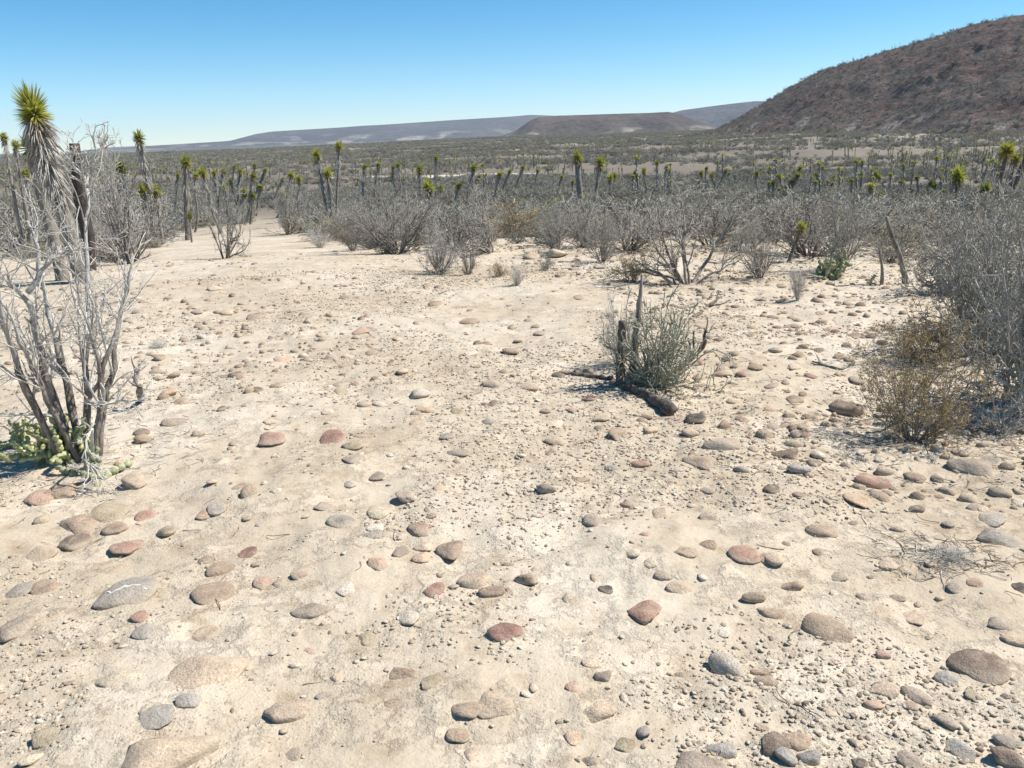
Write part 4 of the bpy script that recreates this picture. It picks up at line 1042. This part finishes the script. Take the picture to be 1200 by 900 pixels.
yucca(217, 190, 12, 216, 'tall yucca with bushy grey trunk left of the lone dark-stemmed shrub', 'the tall bushy-trunked yucca', .75, tr=.5)
yucca(222, 252, 7, 220, 'baby yucca low by the bushy-trunked yucca', None, .1, d=34)
yucca(371, 181, 10.5, 385, 'tall leaning yucca, left of a close pair by the sandy gap', 'the tall leaning pair of yuccas', .4)
yucca(397, 171, 9.5, 393, 'tall straight yucca, right of a close pair by the sandy gap', None, .3)
yucca(384, 203, 10.5, 389, 'shorter dark-crowned yucca below the tall leaning pair', None, .5)
yucca(492, 198, 7.5, 491, 'thin dark-headed yucca rising behind the wide fan-shaped shrub', 'the thin dark-headed yucca', .3, tr=.38, d=40)
yucca(502, 219, 14.5, 506, 'broad bright green yucca head right of the thin dark-headed yucca', 'the broad bright yucca', .2)
yucca(677, 184, 12, 680, 'thick dark-trunked yucca, taller of the twin tall yuccas', 'the twin tall yuccas', .1, tr=.62)
yucca(703, 191, 11, 694, 'slimmer leaning yucca, shorter of the twin tall yuccas', None, .25, tr=.45)
yucca(685, 233, 8, 686, 'small yucca head low between the twin tall yuccas', None, .1, d=38)
yucca(692, 244, 8, 692, 'lowest yucca head under the slimmer of the twin tall yuccas', None, .1, d=36)
yucca(938, 266, 12, 927, 'crooked short yucca leaning right above pale shrubs', 'the crooked short yucca', .05, tr=.36, d=10.2, bend=.2, dark=True)
yucca(1123, 206, 17, 1117, 'yucca with wide ragged head and thin dark trunk on the right', 'the wide ragged yucca', .1, tr=.2, d=24, dark=True)
yucca(1180, 176, 17, 1158, 'leaning dark yucca near the right edge, upper head', 'the leaning dark yuccas', .05, tr=.32, d=16.5, bend=.05, dark=True)
yucca(1207, 172, 18, 1160, 'leaning thick dark trunk running off the right edge', None, .0, tr=.42, d=17, bend=.03, dark=True)
yucca(1190, 186, 13, 1172, 'lower head beside the upper one of the leaning dark yuccas', None, .05, tr=.2, d=21, dark=True)
yucca(1155, 220, 12, 1150, 'stocky yucca left of the leaning dark yuccas', None, .1, tr=.24, d=23, dark=True)
yucca(1161, 251, 13, 1160, 'stubby bright yucca head just above the grey thicket', None, .0, d=17)
yucca(1170, 281, 7, 1168, 'tiny bright yucca shoot within the grey thicket', None, .0, d=14)
yucca(1120, 296, 7, 1122, 'tiny green yucca shoot lower in the grey thicket', None, .0, d=12)
yucca(1197, 222, 9, 1199, 'short yucca cut by the right edge', None, .1, d=24)
dead_post('charred_trunk', [(101, 290), (97, 250), (92, 215), (87, 168)], 12.2, 6.2, 'charred black broken trunk right of the tallest shaggy yucca', M_char, 'dead trunk', 'the charred trunk', taper=(1.15, .85))
MIDY = '''229,205,9 238,202,10 261,201,7 264,220,8 270,212,6 274,195,5 281,201,6 285,228,8 295,229,8 296,206,8 298,194,5 305,219,6 286,223,6
340,205,9 350,209,8 329,226,7 335,230,7 331,209,5 427,195,6 443,193,6 467,193,5 460,196,5 473,209,8 511,185,6 537,217,7 516,220,6 555,196,7 585,204,7
658,207,6 652,235,8 643,239,8 671,213,6 664,228,6 715,208,7 720,206,6 755,200,7 770,190,5 745,203,6 781,196,5 822,203,7 828,197,6 850,200,6 835,205,6
895,236,9 906,215,7 914,206,7 920,222,7 927,213,7 934,205,7 937,196,6 913,222,6 887,203,6 1021,218,8 1033,227,8 1026,204,6 1044,205,6 1031,206,6 975,215,6 985,222,6
1097,217,6 1104,208,6 1090,214,6 1075,208,6 1068,222,6 1108,223,6 1010,205,5 957,203,5 965,196,5 612,196,5 630,200,5 597,200,5 560,207,6 310,199,5 251,203,6 208,205,6 120,205,6 135,212,6'''
for tok in MIDY.split():
    cx, cy, w = map(float, tok.split(','))
    rq = random.Random(int(cx * 3 + cy))
    yucca(cx, cy, w * rq.uniform(.75, 1.2), cx + rq.gauss(0, 7), skirt=rq.uniform(.25, .85), tr=rq.uniform(.2, .32), d=.46 * FPX / w, bend=.3, tall=rq.uniform(.9, 1.15), desc='small upright yucca' if w < 7 else 'upright yucca')
for e, desc, px, py in YPEND: e['label'] = auto_label('plant', desc, px, py)

# ------------------------------------------------------------------ shrubs one can still tell apart behind the clearing
EDGE = np.array([(-80, 300), (0, 298), (140, 300), (190, 284), (225, 268), (285, 262), (305, 245), (330, 246), (350, 268), (420, 286), (520, 292), (640, 286), (700, 292), (850, 318), (960, 312), (1010, 322), (1050, 352), (1090, 380), (1200, 440), (1290, 470)], float)
def free(x, y, margin=0):
    px, py, dz = project(np.stack([x, y, height(x, y)], -1))
    return py < np.interp(px, EDGE[:, 0], EDGE[:, 1]) - margin
def on_track(x, y):
    d = np.min(np.hypot(x[:, None] - TRACK[None, :, 0], y[:, None] - TRACK[None, :, 1]), 1); return d < 6.5
def mid_shrubs():
    rng = np.random.default_rng(19); pts = []; tries = 0
    while len(pts) < 270 and tries < 8000:
        tries += 1
        th = math.radians(rng.uniform(-34, 34)); r = 11.5 + 24 * rng.random() ** 1.1
        x, y = r * math.sin(th), r * math.cos(th)
        if not bool(free(np.array(x), np.array(y), rng.uniform(-9, 10))): continue
        if any(math.hypot(x - a, y - b) < .7 + .014 * r for a, b in pts): continue
        pts.append((x, y))
    pts.sort(key=lambda p: -p[1])
    kinds = ['mid', 'dull', 'mid', 'olive', 'bare', 'dull', 'straw', 'mid', 'olive', 'dull']
    words = {'dull': 'dull brownish shrub', 'straw': 'straw-coloured shrub', 'mid': 'grey leafless shrub', 'olive': 'dull olive shrub', 'bare': 'pale twiggy shrub'}
    for i, (x, y) in enumerate(pts):
        p = np.array([x, y, float(height(x, y))]); px, py, dz = project(p); k = FPX / math.sqrt(x * x + y * y)
        h = rng.uniform(.4, .85) if i % 3 else rng.uniform(.25, .45); w = h * rng.uniform(1.5, 2.3); kd = kinds[int(rng.integers(len(kinds)))]
        e = put('scrub_bush', kd, float(px), float(py), w * k, h * k, None, p=p, group='shrubs of the thicket behind the clearing', seed=i)
        e['label'] = auto_label('plant', ('low ' if h < .45 else 'tall ' if h > .72 else '') + words[kd], float(px), float(py) - h * k * .5)
mid_shrubs()

# ------------------------------------------------------------------ the far scrub and yucca woods, which read as one mass
def merge(meshes_mats, name):
    """one mesh from parts with their materials"""
    V, F, MI, n = [], [], [], 0; me = bpy.data.meshes.new(name)
    for i, (m, mat) in enumerate(meshes_mats):
        v = np.empty(len(m.vertices) * 3, np.float32); m.vertices.foreach_get('co', v); v = v.reshape(-1, 3)
        V += v.tolist(); F += [[a + n for a in p.vertices] for p in m.polygons]; MI += [i] * len(m.polygons); n += len(v); me.materials.append(mat)
    me.from_pydata(V, [], F); me.polygons.foreach_set('material_index', np.array(MI, np.int32)); me.update(); return me
def far_woods():
    rng = np.random.default_rng(5)
    B = []
    for s in range(6):
        ms = shrub(600 + s, 10, .95, (4, 4), .022, .014, sides=(3, 3, 3, 3), leaf=((4, .045) if s % 3 == 0 else None))
        B.append(merge(list(zip(ms, ((M_twig_far, M_twig_olive, M_twig_dark)[s % 3],) * 2 + (M_olive,))), 'far_bush'))
    bush = variants('far_bush_source', B)
    x1, y1 = sector(rng, 17000, 22, 170, 43, 1.35); x2, y2 = sector(rng, 52000, 150, 1500, 43, 1.2)
    x = np.concatenate([x1, x2]); y = np.concatenate([y1, y2]); r = np.hypot(x, y)
    ok = free(x, y) & ~on_track(x, y) & (rng.random(len(x)) < np.maximum(np.clip(.82 + 2.2 * fbm(x * .035, y * .035, 4, 8), .08, 1), .75 * sstep(75, 45, r)))
    x, y, r = x[ok], y[ok], r[ok]; n = len(x)
    h = rng.uniform(.4, 1.05, n) * (1 + .9 * sstep(90, 400, r)); w = h * rng.uniform(1.2, 1.9, n) * (1 + .4 * sstep(120, 500, r))
    scatter('scrub', np.stack([x, y, height(x, y) - .05], 1), rng.uniform(0, 6.28, (n, 3)) * [0, 0, 1], np.stack([w, w, h], 1), bush, 6, 12, 'grey desert scrub covering the valley floor', 'scrub')
    Y = []
    for s in range(5):
        g = Geo(); rr_ = np.random.default_rng(700 + s); gl = Geo(); gd = Geo()
        for k in range(1 + s % 3):
            off = np.array([rr_.normal(0, .12), rr_.normal(0, .12), 0]) * (k > 0); hh = 1.0 if k == 0 else rr_.uniform(.5, .85)
            tip = off + np.array([rr_.normal(0, .05), rr_.normal(0, .05), hh])
            P = off + (tip - off) * np.linspace(0, 1, 4)[:, None]
            tubes(g, P, np.array([.03, .025, .022, .02]), 5)
            z = rr_.uniform(-.3, 1, 46); a = rr_.uniform(0, 6.28, 46); q = np.sqrt(1 - z * z); d = np.stack([q * np.cos(a), q * np.sin(a), z], 1)
            blades(gl, np.tile(tip, (46, 1)), d, np.full(46, .11), np.full(46, .02), rr_, 0, 3)
            t = rr_.random(40); a = rr_.uniform(0, 6.28, 40); b = off + (tip - off) * (1 - .45 * t)[:, None]
            blades(gd, b, nz(np.stack([np.cos(a), np.sin(a), -.9 + 0 * a], 1)), np.full(40, .10), np.full(40, .012), rr_, 0, 3)
        Y.append(merge([(g.mesh('t'), M_yucca_trunk), (gl.mesh('l'), M_yucca_leaf), (gd.mesh('d'), M_yucca_dead)], 'far_yucca'))
    ysrc = variants('far_yucca_source', Y)
    x1, y1 = sector(rng, 480, 66, 200, 43, 1.5); x2, y2 = sector(rng, 9500, 170, 1400, 43, 1.4)
    x = np.concatenate([x1, x2]); y = np.concatenate([y1, y2])
    ok = ~on_track(x, y) & (rng.random(len(x)) < np.clip(.75 + 2.2 * fbm(x * .02, y * .02, 3, 18), .08, 1))
    x, y = x[ok], y[ok]; n = len(x); h = rng.uniform(1.7, 3.6, n)
    scatter('yucca_woods', np.stack([x, y, height(x, y) - .05], 1), np.stack([rng.normal(0, .05, n), rng.normal(0, .05, n), rng.uniform(0, 6.28, n)], 1), np.stack([h, h, h], 1), ysrc, 5, 13, 'far yuccas standing thick over the valley floor', 'yuccas')
    # bushes and tall cacti on the hill
    X, Yh, Z = HILL; nrw, ncl = X.shape
    i = rng.integers(8, int(nrw * .70), 4500); j = rng.integers(2, ncl - 2, 4500)
    p = np.stack([X[i, j], Yh[i, j], Z[i, j]], 1) + rng.normal(0, .6, (4500, 3)) * [1, 1, 0]
    h = rng.uniform(.7, 1.9, 4500); w = h * rng.uniform(1.0, 1.7, 4500)
    scatter('hillside_scrub', p - [0, 0, .15], rng.uniform(0, 6.28, (4500, 3)) * [0, 0, 1], np.stack([w, w, h], 1), bush, 6, 14, 'grey brush dotting the dark hillside', 'scrub')
    n = 900; i = rng.integers(8, int(nrw * .72), n); j = rng.integers(2, ncl - 2, n)
    p = np.stack([X[i, j], Yh[i, j], Z[i, j]], 1); h = rng.uniform(1.5, 3.4, n)
    scatter('hillside_yuccas', p - [0, 0, .15], rng.uniform(0, 6.28, (n, 3)) * [0, 0, 1], np.stack([h, h, h], 1), ysrc, 5, 15, 'scattered yuccas on the hillside and its skyline', 'yuccas')
far_woods()

# ------------------------------------------------------------------ dry twig litter under the bushes
def build_litter():
    rng = np.random.default_rng(31); S = []
    for i in range(7):
        g = Geo(); P = grow(rng, np.zeros((1, 3)), np.array([[1.0, 0, .05]]), 1.0, 6, .25); P[..., 2] *= .3
        r = np.full((1, 6), .022) * np.linspace(1, .5, 6)
        tubes(g, P, r, 4)
        if i % 2: C, r2 = sprout(rng, P, r, 2, .6, .4, .3, .8, 3, .2); tubes(g, C, r2, 3)
        me = g.mesh('twig_bit'); me.materials.append(M_twig if i % 3 else M_brown_twig); S.append(me)
    src = variants('twig_source', S); xs, ys = [], []
    for px, py, n, sp in ((95, 545, 260, .45), (30, 560, 160, .5), (1060, 515, 420, .55), (960, 505, 160, .5), (1140, 510, 420, .55), (1190, 520, 300, .5), (757, 455, 160, .4), (690, 440, 60, .3), (1110, 650, 260, .13), (808, 335, 200, .9), (264, 303, 120, .7), (1040, 420, 220, .7), (930, 355, 80, .5), (740, 333, 120, .5), (515, 322, 80, .5), (900, 330, 200, 1.2), (600, 310, 160, 1.5)):
        p = ground_at(px, py); xs.append(p[0] + rng.normal(0, sp, n)); ys.append(p[1] + rng.normal(0, sp * .7, n))
    x, y = sector(rng, 500, 1.3, 12, 40, 1.2); xs.append(x); ys.append(y)
    x = np.concatenate(xs); y = np.concatenate(ys); n = len(x)
    s = rng.uniform(.02, .11, n)
    scatter('litter', np.stack([x, y, fine_height(x, y) + .003], 1), np.stack([rng.normal(0, .12, n), rng.normal(0, .12, n), rng.uniform(0, 6.28, n)], 1), np.stack([s, s, s], 1), src, 7, 21, 'dry twig litter strewn under the bushes', 'twig litter')
build_litter()
